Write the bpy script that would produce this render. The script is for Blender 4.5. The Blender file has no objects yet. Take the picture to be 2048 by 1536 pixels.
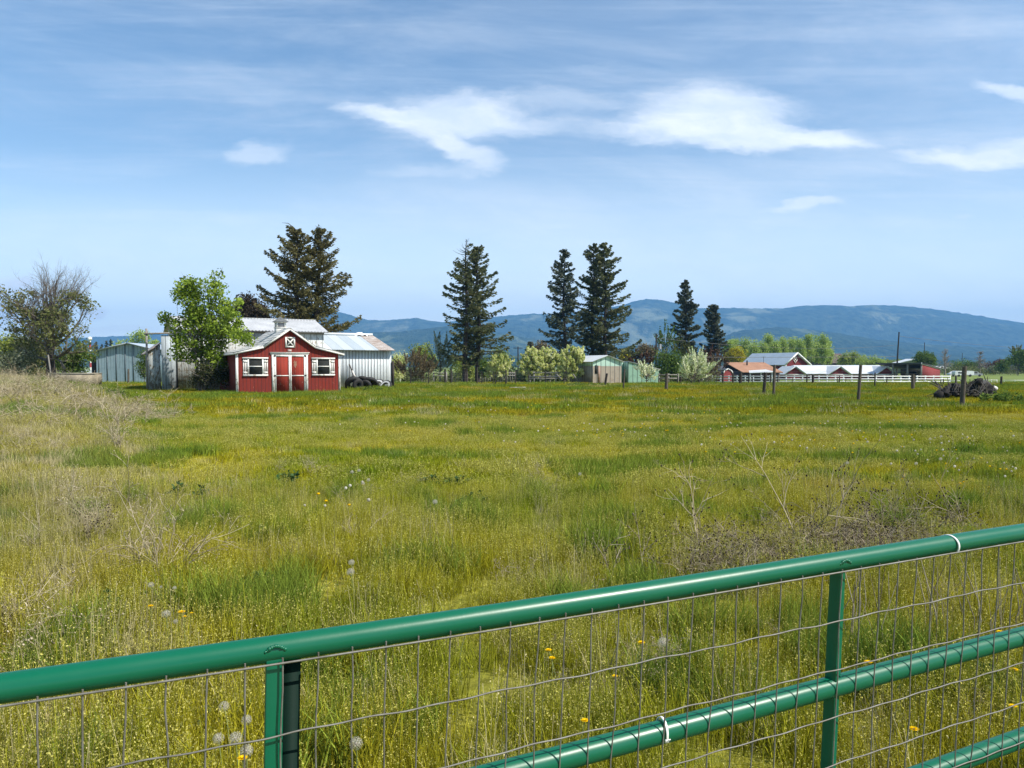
import bpy, math, random
import numpy as np
from mathutils import Vector, Matrix
R = math.radians
C = bpy.context.scene.collection
scene = bpy.context.scene

# ---------------- camera, world, sun, exposure ----------------
FPX = 1540.0                      # focal length in photo pixels (photo 2048 wide)
PITCH = R(2.5)
HOR = 732.0
CY = HOR + FPX * math.tan(PITCH)
EYE = 1.6
cam = bpy.data.cameras.new("camera"); camo = bpy.data.objects.new("camera", cam); C.objects.link(camo)
camo.location = (0, 0, EYE); camo.rotation_euler = (R(90) - PITCH, 0, 0)
cam.sensor_width = 36; cam.lens = 36 * FPX / 2048
cam.shift_y = (CY - 768) / 2048
cam.clip_start = 0.05; cam.clip_end = 30000
scene.camera = camo
SUNV = Vector((0.60, -0.26, 0.757)).normalized()
EL = math.asin(SUNV.z)
SKY_STR, SUN_STR, EXPO = 0.105, 4.5, 0.60
scene.view_settings.view_transform = 'Standard'
scene.view_settings.look = 'None'
scene.view_settings.exposure = EXPO
scene.view_settings.gamma = 1
scene.view_settings.use_curve_mapping = False

class NT:
    """tiny helper for writing node trees"""
    def __init__(s, nt): s.nt = nt
    def n(s, t, **k):
        o = s.nt.nodes.new(t)
        for a, b in k.items(): setattr(o, a, b)
        return o
    def set(s, sock, v):
        if isinstance(v, bpy.types.NodeSocket): s.nt.links.new(v, sock)
        elif v is not None:
            if isinstance(v, (tuple, list)) and len(v) == 3 and sock.type == 'RGBA': v = (*v, 1)
            sock.default_value = v
    def m(s, op, a, b=None, c=None, clamp=False):
        o = s.n('ShaderNodeMath', operation=op); o.use_clamp = clamp
        s.set(o.inputs[0], a); s.set(o.inputs[1], b); s.set(o.inputs[2], c)
        return o.outputs[0]
    def sep(s, v):
        o = s.n('ShaderNodeSeparateXYZ'); s.set(o.inputs[0], v); return o.outputs
    def comb(s, x, y, z):
        o = s.n('ShaderNodeCombineXYZ'); s.set(o.inputs[0], x); s.set(o.inputs[1], y); s.set(o.inputs[2], z); return o.outputs[0]
    def noise(s, vec, scale, detail=3, rough=.55, dist=0):
        o = s.n('ShaderNodeTexNoise'); s.set(o.inputs['Vector'], vec); o.inputs['Scale'].default_value = scale
        o.inputs['Detail'].default_value = detail; o.inputs['Roughness'].default_value = rough; o.inputs['Distortion'].default_value = dist
        return o.outputs['Fac']
    def smooth(s, v, a, b, ta=0., tb=1.):
        o = s.n('ShaderNodeMapRange'); o.interpolation_type = 'SMOOTHSTEP'
        s.set(o.inputs['Value'], v); o.inputs['From Min'].default_value = a; o.inputs['From Max'].default_value = b
        o.inputs['To Min'].default_value = ta; o.inputs['To Max'].default_value = tb
        return o.outputs['Result']
    def mix(s, f, a, b, blend='MIX'):
        o = s.n('ShaderNodeMix', data_type='RGBA', blend_type=blend)
        s.set(o.inputs[0], f); s.set(o.inputs[6], a); s.set(o.inputs[7], b)
        return o.outputs[2]
    def scalev(s, v, sc):
        o = s.n('ShaderNodeVectorMath', operation='MULTIPLY'); s.set(o.inputs[0], v); o.inputs[1].default_value = sc
        return o.outputs[0]

def build_world():
    w = bpy.data.worlds.new("World"); scene.world = w; w.use_nodes = True
    nt = w.node_tree; nt.nodes.clear(); g = NT(nt)
    out = g.n('ShaderNodeOutputWorld'); bg = g.n('ShaderNodeBackground')
    nt.links.new(bg.outputs[0], out.inputs[0])
    sky = g.n('ShaderNodeTexSky', sky_type='NISHITA'); sky.sun_disc = False
    sky.sun_elevation = EL; sky.sun_rotation = math.atan2(SUNV.x, SUNV.y)
    sky.air_density = 1.0; sky.dust_density = 0.6; sky.ozone_density = 1.6; sky.altitude = 400
    tc = g.n('ShaderNodeTexCoord')
    d = g.sep(tc.outputs['Generated'])
    y = g.m('MAXIMUM', d[1], 0.08)
    u0 = g.m('DIVIDE', d[0], y); v0 = g.m('DIVIDE', d[2], y)
    p0 = g.comb(u0, v0, 0.)
    # warp
    w1 = g.m('SUBTRACT', g.noise(g.scalev(p0, (3.0, 8, 1)), 1, 5, .6), .5)
    w2 = g.m('SUBTRACT', g.noise(g.scalev(p0, (3.3, 9, 1)), 1.7, 5, .6), .5)
    u = g.m('ADD', u0, g.m('MULTIPLY', w1, .16)); v = g.m('ADD', v0, g.m('MULTIPLY', w2, .06))
    nz = g.noise(g.comb(g.m('ADD', g.m('MULTIPLY', u, 7), g.m('MULTIPLY', v, 6)), g.m('MULTIPLY', v, 20), 0.), 1.0, 7, .68)
    nzc = g.m('MULTIPLY', g.m('SUBTRACT', nz, .5), 1.9)
    total = None
    # (photo px, py, rx, ry, slope, strength)
    E = [(905, 245, 135, 42, -.02, .80), (800, 240, 95, 16, -.15, .75), (900, 300, 85, 20, -.40, .66), (1040, 258, 100, 22, .05, .34),
         (1130, 212, 120, 18, -.05, .26), (1200, 262, 110, 22, 0, .16),
         (1440, 226, 150, 42, -.05, .80), (1480, 276, 235, 23, -.03, .86), (1640, 278, 95, 14, -.14, .75), (1320, 252, 75, 30, .15, .40),
         (1985, 312, 150, 19, .04, .85), (2060, 295, 100, 20, 0, .7), (2040, 196, 75, 15, -.1, .72),
         (532, 312, 52, 18, .15, .45), (1575, 418, 60, 8, .04, .55), (860, 345, 110, 12, 0, .26),
         (28, 580, 44, 17, .2, 1.), (212, 627, 24, 15, 0, 1.), (-30, 615, 80, 34, 0, 1.), (245, 665, 70, 9, 0, .4), (1190, 140, 60, 8, 0, .10), (1945, 436, 22, 5, .2, .28)]
    for (px, py, rx, ry, sl, st) in E:
        a = (px - 1024) / FPX; b = (HOR - py) / FPX
        du = g.m('SUBTRACT', u, a)
        dv = g.m('SUBTRACT', g.m('SUBTRACT', v, b), g.m('MULTIPLY', du, sl))
        qu = g.m('MULTIPLY', du, FPX / rx / 1.25); qv = g.m('MULTIPLY', dv, FPX / ry / 1.25)
        r2 = g.m('ADD', g.m('MULTIPLY', qu, qu), g.m('MULTIPLY', qv, qv))
        k = g.m('ADD', g.m('SUBTRACT', 1.0, g.m('SQRT', r2)), g.m('MULTIPLY', nzc, .45))
        k = g.m('MULTIPLY', g.smooth(k, -.22, .62), st)
        total = k if total is None else g.m('SUBTRACT', g.m('ADD', total, k), g.m('MULTIPLY', total, k))
    # high veil, denser towards the horizon and to the right
    veil = g.noise(g.comb(g.m('ADD', g.m('MULTIPLY', u0, 1.6), g.m('MULTIPLY', v0, 2.2)), g.m('MULTIPLY', v0, 7), 3.), 1.3, 7, .62, .4)
    veil2 = g.noise(g.comb(g.m('ADD', g.m('MULTIPLY', u0, 1.2), g.m('MULTIPLY', v0, 3.2)), g.m('MULTIPLY', v0, 22), 7.), 1.3, 6, .6, .3)
    vs = g.m('MULTIPLY', g.smooth(veil, .38, .72), .26)
    vs = g.m('ADD', vs, g.m('MULTIPLY', g.smooth(veil2, .48, .72), .14))
    vs = g.m('ADD', vs, g.m('MULTIPLY', g.smooth(u0, -.3, .7), .10))
    vs = g.m('ADD', vs, g.smooth(v0, .42, 0.0, 0, .16))
    vs = g.m('MULTIPLY', vs, g.smooth(d[1], 0.05, .3))
    low = g.smooth(v0, .30, .02)
    tot = g.m('SUBTRACT', g.m('ADD', total, vs), g.m('MULTIPLY', total, vs), clamp=True)
    cl = g.mix(g.smooth(nz, .3, .7), (5.9, 6.6, 7.5), (7.5, 7.8, 8.1))
    skyc = g.mix(1.0, sky.outputs[0], (.98, 1.08, 1.07), 'MULTIPLY')
    skyc = g.mix(g.m('MULTIPLY', low, .72), skyc, (9.2, 10.1, 10.3))
    col = g.mix(tot, skyc, cl)
    nt.links.new(col, bg.inputs[0]); bg.inputs[1].default_value = SKY_STR
build_world()
sun = bpy.data.lights.new("sun", 'SUN'); sun.energy = SUN_STR; sun.angle = R(.53); sun.color = (1, .945, .85)
suno = bpy.data.objects.new("sun", sun); C.objects.link(suno)
suno.rotation_euler = SUNV.to_track_quat('Z', 'Y').to_euler()

# ---------------- pixel <-> world helpers ----------------
cp, sp_ = math.cos(PITCH), math.sin(PITCH)
def P(px, py, depth):
    """world point on the ray of photo pixel (px, py) whose world y is depth"""
    a = (px - 1024) / FPX; b = (CY - py) / FPX
    dx, dy, dz = a, cp + b * sp_, -sp_ + b * cp
    k = depth / dy
    return Vector((dx * k, depth, EYE + dz * k))
def ss(x, a, b):
    t = np.clip((np.asarray(x, float) - a) / (b - a), 0, 1); return t * t * (3 - 2 * t)
def hgt(x, y):
    x = np.asarray(x, float); y = np.asarray(y, float)
    yy = np.maximum(y, 1)
    m = ss((-x - (.44 + .001 * yy) * yy) / (.14 * yy + .5), 0, 1) * ss(y, 5, 30) * (1 - ss(y, 52, 75)) * .70
    u = .05 * np.sin(x * .31 + 1.3) * np.sin(y * .27) + .035 * np.sin(x * .9 + y * .5) * np.sin(y * .8 - x * .3 + 2)
    u = u * (1 - ss(y, 36, 44) * .8)
    return m + u * (1 - ss(y, 60, 90)) - 1.35 * ss(y, 58, 135)
def H(x, y): return float(hgt(x, y))
def at_h(px, py, h=0.):
    """point standing h above the ground seen at pixel"""
    d = (EYE - h) * FPX / max(py - HOR, 3)
    for _ in range(12):
        q = P(px, py, d); g = H(q.x, q.y) + h
        d *= (EYE - g) / max(EYE - q.z, .02)
    return P(px, py, d)

# ---------------- mesh builder ----------------
class MB:
    def __init__(s): s.V = []; s.F = {3: [], 4: []}; s.A = {3: [], 4: []}; s.n = 0; s.poly = []
    def add(s, v, f, a=.5):
        v = np.asarray(v, float).reshape(-1, 3); f = np.asarray(f, int)
        k = f.shape[1]; s.V.append(v); s.F[k].append(f + s.n)
        a = np.full(len(f), a, float) if np.isscalar(a) else np.asarray(a, float)
        s.A[k].append(a); s.n += len(v); return s
    def box(s, x0, x1, y0, y1, z0, z1, a=.5):
        v = [(x, y, z) for z in (z0, z1) for y in (y0, y1) for x in (x0, x1)]
        return s.add(v, [(0, 2, 3, 1), (4, 5, 7, 6), (0, 1, 5, 4), (2, 6, 7, 3), (0, 4, 6, 2), (1, 3, 7, 5)], a)
    def hexa(s, b, t, a=.5):
        """4 bottom corners (ccw) and 4 top corners"""
        return s.add(list(b) + list(t), [(3, 2, 1, 0), (4, 5, 6, 7), (0, 1, 5, 4), (1, 2, 6, 5), (2, 3, 7, 6), (3, 0, 4, 7)], a)
    def beam(s, p, q, w, h, up=(0, 0, 1), a=.5):
        p = Vector(p); q = Vector(q); d = (q - p).normalized(); up = Vector(up)
        if abs(d.dot(up)) > .95: up = Vector((0, 1, 0))
        sx = d.cross(up).normalized() * (w / 2); sz = sx.cross(d).normalized() * (h / 2)
        return s.hexa([p - sx - sz, p + sx - sz, p + sx + sz, p - sx + sz], [q - sx - sz, q + sx - sz, q + sx + sz, q - sx + sz], a)
    def tube(s, pts, rad, n=6, a=.5, cap=True):
        pts = np.asarray([tuple(p) for p in pts], float); m = len(pts)
        rad = np.full(m, rad, float) if np.isscalar(rad) else np.asarray(rad, float)
        T = np.gradient(pts, axis=0); T /= np.linalg.norm(T, axis=1)[:, None] + 1e-9
        ref = np.array([0, 0, 1.]) if abs(T[0, 2]) < .9 else np.array([1., 0, 0])
        U = np.cross(T, ref); U /= np.linalg.norm(U, axis=1)[:, None] + 1e-9; W = np.cross(T, U)
        t = np.arange(n) * 2 * math.pi / n
        v = pts[:, None] + rad[:, None, None] * (np.cos(t)[None, :, None] * U[:, None] + np.sin(t)[None, :, None] * W[:, None])
        i = np.arange(m - 1)[:, None] * n; j = np.arange(n)[None]; k = (j + 1) % n
        f = np.stack([i + j, i + n + j, i + n + k, i + k], -1).reshape(-1, 4)
        s.add(v.reshape(-1, 3), f, a)
        if cap:
            for e in (0, m - 1):
                ring = v[e]; s.add(np.vstack([ring, pts[e:e + 1]]), [(q, (q + 1) % n, n) if e else ((q + 1) % n, q, n) for q in range(n)], a)
        return s
    def ball(s, c, r, n=10, m=7, sc=(1, 1, 1), a=.5, jit=0, rng=None):
        v = []
        for i in range(m + 1):
            th = math.pi * i / m
            for j in range(n):
                ph = 2 * math.pi * j / n
                v.append((math.sin(th) * math.cos(ph), math.sin(th) * math.sin(ph), math.cos(th)))
        v = np.array(v)
        if jit: v = v * (1 + jit * rng.standard_normal((len(v), 1)))
        v = v * r * np.array(sc) + np.array(tuple(c))
        f = [(i * n + j, (i + 1) * n + j, (i + 1) * n + (j + 1) % n, i * n + (j + 1) % n) for i in range(m) for j in range(n)]
        return s.add(v, f, a)
    def cards(s, c, u, w, a=.5):
        """rhombus leaves: centre c, half vectors u, w"""
        c = np.asarray(c); N = len(c)
        v = np.stack([c - u, c + w, c + u, c - w], 1).reshape(-1, 3)
        return s.add(v, np.arange(4 * N).reshape(-1, 4), a)
    def prism(s, prof, y0, y1, a=.5):
        """x-z outline (ccw seen from -y) pushed from y0 to y1, ends fan filled"""
        n = len(prof); v = [(x, y0, z) for x, z in prof] + [(x, y1, z) for x, z in prof]
        s.add(v, [(i, i + n, (i + 1) % n + n, (i + 1) % n) for i in range(n)], a)
        s.poly.append((np.array(v[:n]), a)); s.poly.append((np.array(v[n:])[::-1], a)); return s
    def build(s, name, mat, parent=None, smooth=False):
        me = bpy.data.meshes.new(name)
        for (v, a) in s.poly:      # n-gon caps as fans about their centroid
            k = len(v); s.add(np.vstack([v, v.mean(0)[None]]), [(i, (i + 1) % k, k) for i in range(k)], a)
        s.poly = []
        V = np.vstack(s.V) if s.V else np.zeros((0, 3))
        L = []; st = []; at = []; off = 0
        for k in (3, 4):
            if s.F[k]:
                f = np.vstack(s.F[k]); L.append(f.ravel()); st.append(off + np.arange(len(f)) * k); off += f.size; at.append(np.concatenate(s.A[k]))
        L = np.concatenate(L); st = np.concatenate(st); at = np.concatenate(at)
        me.vertices.add(len(V)); me.vertices.foreach_set('co', V.ravel().astype(np.float32))
        me.loops.add(len(L)); me.loops.foreach_set('vertex_index', L.astype(np.int32))
        me.polygons.add(len(st)); me.polygons.foreach_set('loop_start', st.astype(np.int32))
        A = me.attributes.new('v', 'FLOAT', 'FACE'); A.data.foreach_set('value', at.astype(np.float32))
        me.update(calc_edges=True); me.validate()
        if smooth: me.polygons.foreach_set('use_smooth', np.ones(len(me.polygons), bool))
        me.materials.append(mat)
        o = bpy.data.objects.new(name, me); C.objects.link(o)
        if parent: o.parent = parent
        return o
def tag(o, label=None, cat=None, group=None, kind=None):
    if label: o['label'] = label
    if cat: o['category'] = cat
    if group: o['group'] = group
    if kind: o['kind'] = kind
    return o
def thing(name, label, cat, loc=(0, 0, 0), rz=0, group=None):
    o = bpy.data.objects.new(name, None); C.objects.link(o); o.empty_display_size = .2
    o.location = loc; o.rotation_euler = (0, 0, rz)
    return tag(o, label, cat, group)
def dup(root, loc, rz=0, sc=1, label=None):
    r = root.copy(); C.objects.link(r); r.location = loc; r.rotation_euler = (0, 0, rz); r.scale = (sc,) * 3
    if label: r['label'] = label
    for ch in list(root.children):
        c = ch.copy(); C.objects.link(c); c.parent = r
        for gch in ch.children:
            d = gch.copy(); C.objects.link(d); d.parent = c
    return r

# ---------------- materials ----------------
def new_mat(name):
    m = bpy.data.materials.new(name); m.use_nodes = True; m.node_tree.nodes.clear()
    g = NT(m.node_tree); out = g.n('ShaderNodeOutputMaterial')
    return m, g, out
def prin(g, out, col, rough=.6, metal=0, bump=None, bstr=.3, bdist=.02, spec=None, coat=0):
    b = g.n('ShaderNodeBsdfPrincipled'); g.set(b.inputs['Base Color'], col); g.set(b.inputs['Roughness'], rough); b.inputs['Metallic'].default_value = metal
    if spec is not None: b.inputs['Specular IOR Level'].default_value = spec
    b.inputs['Coat Weight'].default_value = coat
    if bump is not None:
        bp = g.n('ShaderNodeBump'); bp.inputs['Strength'].default_value = bstr; bp.inputs['Distance'].default_value = bdist
        g.set(bp.inputs['Height'], bump); g.nt.links.new(bp.outputs[0], b.inputs['Normal'])
    g.nt.links.new(b.outputs[0], out.inputs[0]); return b
def oc(g): return g.n('ShaderNodeTexCoord').outputs['Object']
def plain(name, c1, c2=None, rough=.6, scale=6, metal=0, coat=0, stretch=(1, 1, 1), bstr=.15, detail=5):
    m, g, out = new_mat(name); c2 = c2 or tuple(x * .7 for x in c1)
    n = g.noise(g.scalev(oc(g), stretch), scale, detail, .6)
    prin(g, out, g.mix(g.smooth(n, .3, .7), c1, c2), rough, metal, n, bstr, .01, coat=coat); return m
def siding(name, base, dark, pitch, gw=.1, peel=0., peelc=(.5, .45, .38), stain=.3, gcol=None, rough=.85, edge=False, alt=None):
    """vertical board siding with grooves or battens every pitch metres, stains and peeling"""
    m, g, out = new_mat(name); c = oc(g); x, y, z = g.sep(c)
    s_ = g.m('ADD', x, y)
    fr = g.m('FRACT', g.m('ADD', g.m('DIVIDE', s_, pitch), 100.3))
    d = g.m('ABSOLUTE', g.m('SUBTRACT', fr, .5))
    line = g.smooth(d, .5 - gw, .5 - gw * .45)
    idx = g.m('FLOOR', g.m('ADD', g.m('DIVIDE', s_, pitch), 100.3))
    wn = g.n('ShaderNodeTexWhiteNoise', noise_dimensions='1D'); g.set(wn.inputs['W'], idx)
    vert = g.noise(g.scalev(c, (9, 9, .8)), 1.0, 6, .65)
    big = g.noise(c, 1.4, 4, .6)
    col = g.mix(g.smooth(vert, .35, .75), base, dark)
    col = g.mix(g.m('MULTIPLY', wn.outputs[0], .25), col, alt or dark)
    col = g.mix(g.m('MULTIPLY', g.smooth(big, .5, .75), stain), col, tuple(.55 * q for q in dark))
    if peel:
        pn = g.noise(g.scalev(c, (7, 7, 3.2)), 1.3, 8, .7)
        hz = g.smooth(z, 2.2, .1, 0, .09)
        col = g.mix(g.smooth(g.m('ADD', pn, hz), 1 - peel, 1.04 - peel), col, peelc)
    col = g.mix(line, col, gcol or tuple(q * .25 for q in dark))
    prin(g, out, col, rough, 0, g.m('ADD', g.m('MULTIPLY', line, -1.), g.m('MULTIPLY', vert, .2)), .5, .02)
    return m
def leafmat(name, cs, trans=.35, hue=None, rough=.6):
    """leaf colours picked per leaf from the face attribute v"""
    m, g, out = new_mat(name)
    at = g.n('ShaderNodeAttribute'); at.attribute_name = 'v'
    rp = g.n('ShaderNodeValToRGB'); e = rp.color_ramp.elements
    while len(e) < len(cs): e.new(.5)
    for i, c in enumerate(cs): e[i].position = i / (len(cs) - 1); e[i].color = (*c, 1)
    g.nt.links.new(at.outputs['Fac'], rp.inputs[0]); col = rp.outputs[0]
    dif = g.n('ShaderNodeBsdfDiffuse'); tr = g.n('ShaderNodeBsdfTranslucent'); mx = g.n('ShaderNodeMixShader')
    g.nt.links.new(col, dif.inputs[0]); g.nt.links.new(col, tr.inputs[0]); mx.inputs[0].default_value = trans
    g.nt.links.new(dif.outputs[0], mx.inputs[1]); g.nt.links.new(tr.outputs[0], mx.inputs[2]); g.nt.links.new(mx.outputs[0], out.inputs[0])
    return m

def field_group():
    """colour of the meadow as a function of the place in the field"""
    ng = bpy.data.node_groups.new('field_colour', 'ShaderNodeTree')
    ng.interface.new_socket('Color', in_out='OUTPUT', socket_type='NodeSocketColor')
    ng.interface.new_socket('Dry', in_out='OUTPUT', socket_type='NodeSocketFloat')
    g = NT(ng); go = g.n('NodeGroupOutput'); pos = g.n('ShaderNodeNewGeometry').outputs['Position']
    x, y, z = g.sep(pos); p2 = g.comb(x, y, 0.)
    n1 = g.noise(p2, .16, 5, .6, .6); n2 = g.noise(g.scalev(p2, (1, 1.2, 1)), .75, 5, .62, .4); n3 = g.noise(p2, .33, 4, .6, .8); n4 = g.noise(p2, 3.0, 3, .6)
    yel = (.42, .38, .040); grn = (.24, .29, .032); lus = (.12, .20, .022); tan_ = (.42, .33, .11); rust = (.42, .31, .09)
    c = g.mix(g.smooth(n1, .38, .62), yel, grn)
    c = g.mix(g.m('MULTIPLY', g.smooth(n2, .50, .68), .75), c, lus)
    c = g.mix(g.m('MULTIPLY', g.smooth(n2, .46, .30), .55), c, yel)
    c = g.mix(g.m('MULTIPLY', g.smooth(n3, .58, .72), .5), c, rust)
    near = g.smooth(y, 11, 4, 0, .22)
    c = g.mix(near, c, (.36, .34, .085))
    # dry left side
    yy = g.m('MAXIMUM', y, 1.)
    q = g.m('DIVIDE', g.m('SUBTRACT', g.m('MULTIPLY', x, -1), g.m('MULTIPLY', yy, g.m('ADD', g.m('MULTIPLY', yy, .0032), .40))), g.m('ADD', g.m('MULTIPLY', yy, .15), .5))
    q = g.m('ADD', q, g.m('MULTIPLY', g.m('SUBTRACT', n2, .5), 1.2))
    dry = g.m('MULTIPLY', g.smooth(q, -.1, .7), g.m('MULTIPLY', g.smooth(y, 3, 9, .15, 1), g.smooth(y, 90, 60)))
    c = g.mix(g.m('MULTIPLY', dry, .6), c, g.mix(n4, (.36, .31, .16), (.28, .27, .09)))
    far = g.smooth(y, 75, 120)
    c = g.mix(far, c, g.mix(n1, (.13, .21, .04), (.19, .25, .05)))
    ng.links.new(c, go.inputs[0]); ng.links.new(dry, go.inputs[1])
    return ng
FG = field_group()
def grassmat(name, tint=(1, 1, 1), amount=1.0, other=(.3, .25, .1), light=.35, trans=.3, spread=(.55, 1.35)):
    m, g, out = new_mat(name)
    f = g.n('ShaderNodeGroup'); f.node_tree = FG
    at = g.n('ShaderNodeAttribute'); at.attribute_name = 'v'; v = at.outputs['Fac']
    c = g.mix(1 - amount, f.outputs[0], other)
    c = g.mix(1., c, tint, 'MULTIPLY')
    sc = g.smooth(v, 0, 1, spread[0], spread[1])
    c = g.mix(1., c, g.comb(sc, sc, sc), 'MULTIPLY')
    dif = g.n('ShaderNodeBsdfDiffuse'); tr = g.n('ShaderNodeBsdfTranslucent'); mx = g.n('ShaderNodeMixShader')
    g.nt.links.new(c, dif.inputs[0]); g.nt.links.new(c, tr.inputs[0]); mx.inputs[0].default_value = trans
    g.nt.links.new(dif.outputs[0], mx.inputs[1]); g.nt.links.new(tr.outputs[0], mx.inputs[2]); g.nt.links.new(mx.outputs[0], out.inputs[0])
    return m

M = {}
M['white_trim'] = siding('white_trim', (.78, .76, .72), (.62, .60, .56), 50, .001, .40, (.34, .28, .22), .2)
M['red_wall'] = siding('red_siding', (.205, .017, .007), (.150, .012, .005), .203, .09, .30, (.36, .20, .15), .3, (.05, .01, .008))
M['red_door'] = siding('red_door_paint', (.26, .022, .008), (.20, .016, .006), .203, .05, .31, (.44, .32, .24), .3, (.06, .012, .01))
M['dark_glass'] = plain('dark_glass', (.008, .009, .009), (.016, .019, .017), .9, 3)
M['shingle'] = None
M['iron'] = plain('dark_iron', (.03, .028, .026), rough=.5)
M['barn_white'] = siding('weathered_white_boards', (.58, .60, .58), (.40, .42, .41), .42, .06, .46, (.24, .20, .15), .6, (.16, .17, .16))
M['batten_white'] = siding('white_board_and_batten', (.66, .70, .72), (.54, .58, .60), .23, .05, .30, (.3, .28, .25), .35, (.10, .11, .11))
M['grey_metal_wall'] = siding('blue_grey_metal_wall', (.27, .36, .40), (.19, .27, .31), .35, .07, 0, stain=.4, gcol=(.07, .10, .12), rough=.4)
M['green_metal'] = siding('pale_green_metal', (.26, .42, .31), (.17, .31, .22), .55, .09, 0, stain=.5, gcol=(.05, .08, .07), rough=.5)
M['tan_metal'] = siding('tan_metal', (.38, .32, .25), (.28, .24, .19), .55, .09, .36, (.33, .18, .10), .5, (.10, .09, .08))
M['mint_metal'] = siding('mint_metal_gable', (.45, .62, .52), (.36, .52, .44), .55, .09, 0, stain=.3, gcol=(.09, .12, .11))
M['barn_red'] = siding('barn_red', (.17, .015, .016), (.13, .011, .012), .5, .06, 0, stain=.3)
M['zinc_roof'] = plain('corrugated_zinc', (.50, .51, .52), (.38, .39, .40), .5, 1.2, .0)
M['white_roof'] = plain('white_metal_roof', (.64, .66, .67), (.55, .57, .58), .5, .4)
M['blue_roof'] = plain('grey_blue_metal_roof', (.40, .46, .52), (.34, .40, .46), .5, .3)
M['brown_roof'] = plain('brown_shingle_roof', (.38, .20, .12), (.30, .155, .09), .85, .8)
M['umber_roof'] = plain('umber_roof', (.13, .09, .075), (.10, .07, .06), .85, .5)
M['dark_roof'] = plain('dark_roof', (.08, .085, .10), (.06, .065, .075), .8, .5)
M['plank_white'] = plain('white_rail_paint', (.80, .80, .78), (.66, .66, .63), .6, 2)
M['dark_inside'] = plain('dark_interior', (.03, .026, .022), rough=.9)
M['wood_old'] = plain('weathered_wood', (.125, .10, .075), (.05, .04, .03), .9, 5, stretch=(6, 6, .7), bstr=.5)
M['wood_dark'] = plain('dark_wood', (.045, .036, .030), (.018, .015, .012), .9, 5, stretch=(6, 6, .7), bstr=.5)
M['wood_grey'] = plain('grey_wood', (.30, .28, .25), (.17, .155, .135), .9, 5, stretch=(6, 6, .7), bstr=.4)
M['concrete'] = plain('old_concrete', (.34, .29, .21), (.20, .17, .12), .9, 3, bstr=.4)
M['rubber'] = plain('tyre_rubber', (.010, .0095, .009), (.022, .02, .018), .75, 8)
M['tyre_white'] = plain('white_wall_paint', (.8, .8, .78), (.6, .6, .57), .6, 8)
M['tarp'] = plain('white_tarp', (.78, .79, .80), (.62, .63, .64), .5, 3, bstr=.6)
M['rust_roof'] = plain('rusty_roof', (.22, .15, .11), (.50, .47, .44), .8, 2.5, stretch=(1, 4, 1))
M['galv'] = plain('galvanised_wire', (.20, .19, .17), (.12, .11, .09), .55, 30, .2)
M['tie'] = plain('white_nylon', (.80, .80, .77), (.74, .74, .70), .35, 20)
M['bark'] = plain('grey_brown_bark', (.20, .17, .14), (.10, .085, .07), .95, 3, stretch=(4, 4, 1), bstr=.6)
M['bark_dark'] = plain('dark_bark', (.060, .045, .038), (.03, .023, .02), .95, 3, stretch=(4, 4, 1), bstr=.6)
M['bark_pale'] = plain('pale_twigs', (.27, .235, .20), (.17, .145, .12), .95, 3, stretch=(4, 4, 1))
M['rock'] = plain('pale_rock', (.62, .60, .57), (.45, .43, .40), .9, 3)
M['grey_car'] = plain('grey_paint', (.35, .36, .38), (.28, .29, .31), .3, 2)
M['white_car'] = plain('white_paint', (.78, .78, .78), (.7, .7, .7), .3, 2)

def shingles():
    m, g, out = new_mat('weathered_shingles'); c = oc(g); x, y, z = g.sep(c)
    row = g.m('DIVIDE', g.m('SUBTRACT', z, 0), .17)
    fr = g.m('FRACT', row); ridx = g.m('FLOOR', row)
    wn = g.n('ShaderNodeTexWhiteNoise', noise_dimensions='2D')
    g.set(wn.inputs['Vector'], g.comb(g.m('FLOOR', g.m('ADD', g.m('MULTIPLY', y, 4.2), g.m('MULTIPLY', ridx, .37))), ridx, 0.))
    n = g.noise(g.scalev(c, (1.2, 1.2, 3)), 1.6, 6, .65)
    col = g.mix(wn.outputs[0], (.66, .66, .63), (.46, .465, .44))
    col = g.mix(g.smooth(n, .42, .68), col, (.30, .30, .27))
    streak = g.smooth(g.noise(g.scalev(c, (.2, .9, 9)), 1.1, 3, .6), .44, .62)
    col = g.mix(g.m('MULTIPLY', streak, .55), col, (.78, .78, .74))
    line = g.smooth(fr, .30, .02)
    col = g.mix(g.m('MULTIPLY', line, .8), col, (.05, .05, .048))
    prin(g, out, col, .85, 0, g.m('MULTIPLY', line, -1), .6, .02); return m
M['shingle'] = shingles()
def gatepaint(name, base, rough=.30, sp=.42):
    m, g, out = new_mat(name); c = oc(g)
    n = g.noise(c, 9, 6, .6); d = g.noise(c, 140, 3, .6); sc = g.noise(g.scalev(c, (3, 3, 3)), 22, 6, .75)
    dust = g.smooth(n, .45, .8, 0, .16)
    col = g.mix(dust, base, tuple(q * .85 + .018 for q in base))
    col = g.mix(g.smooth(sc, .70, .74, 0, .5), col, (.30, .34, .29))
    rg = g.m('ADD', g.m('MULTIPLY', n, .22), rough - .1)
    prin(g, out, col, rg, 0, g.m('ADD', g.m('MULTIPLY', n, .6), g.m('MULTIPLY', d, .12)), .12, .004, spec=sp); return m
M['gate_green'] = gatepaint('green_gate_paint', (.0008, .105, .052), .33)
M['gate_shade'] = gatepaint('green_painted_shade', (.001, .013, .008), .7, .15)  # unlit side of the left upright, shade put into the base colour
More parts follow.
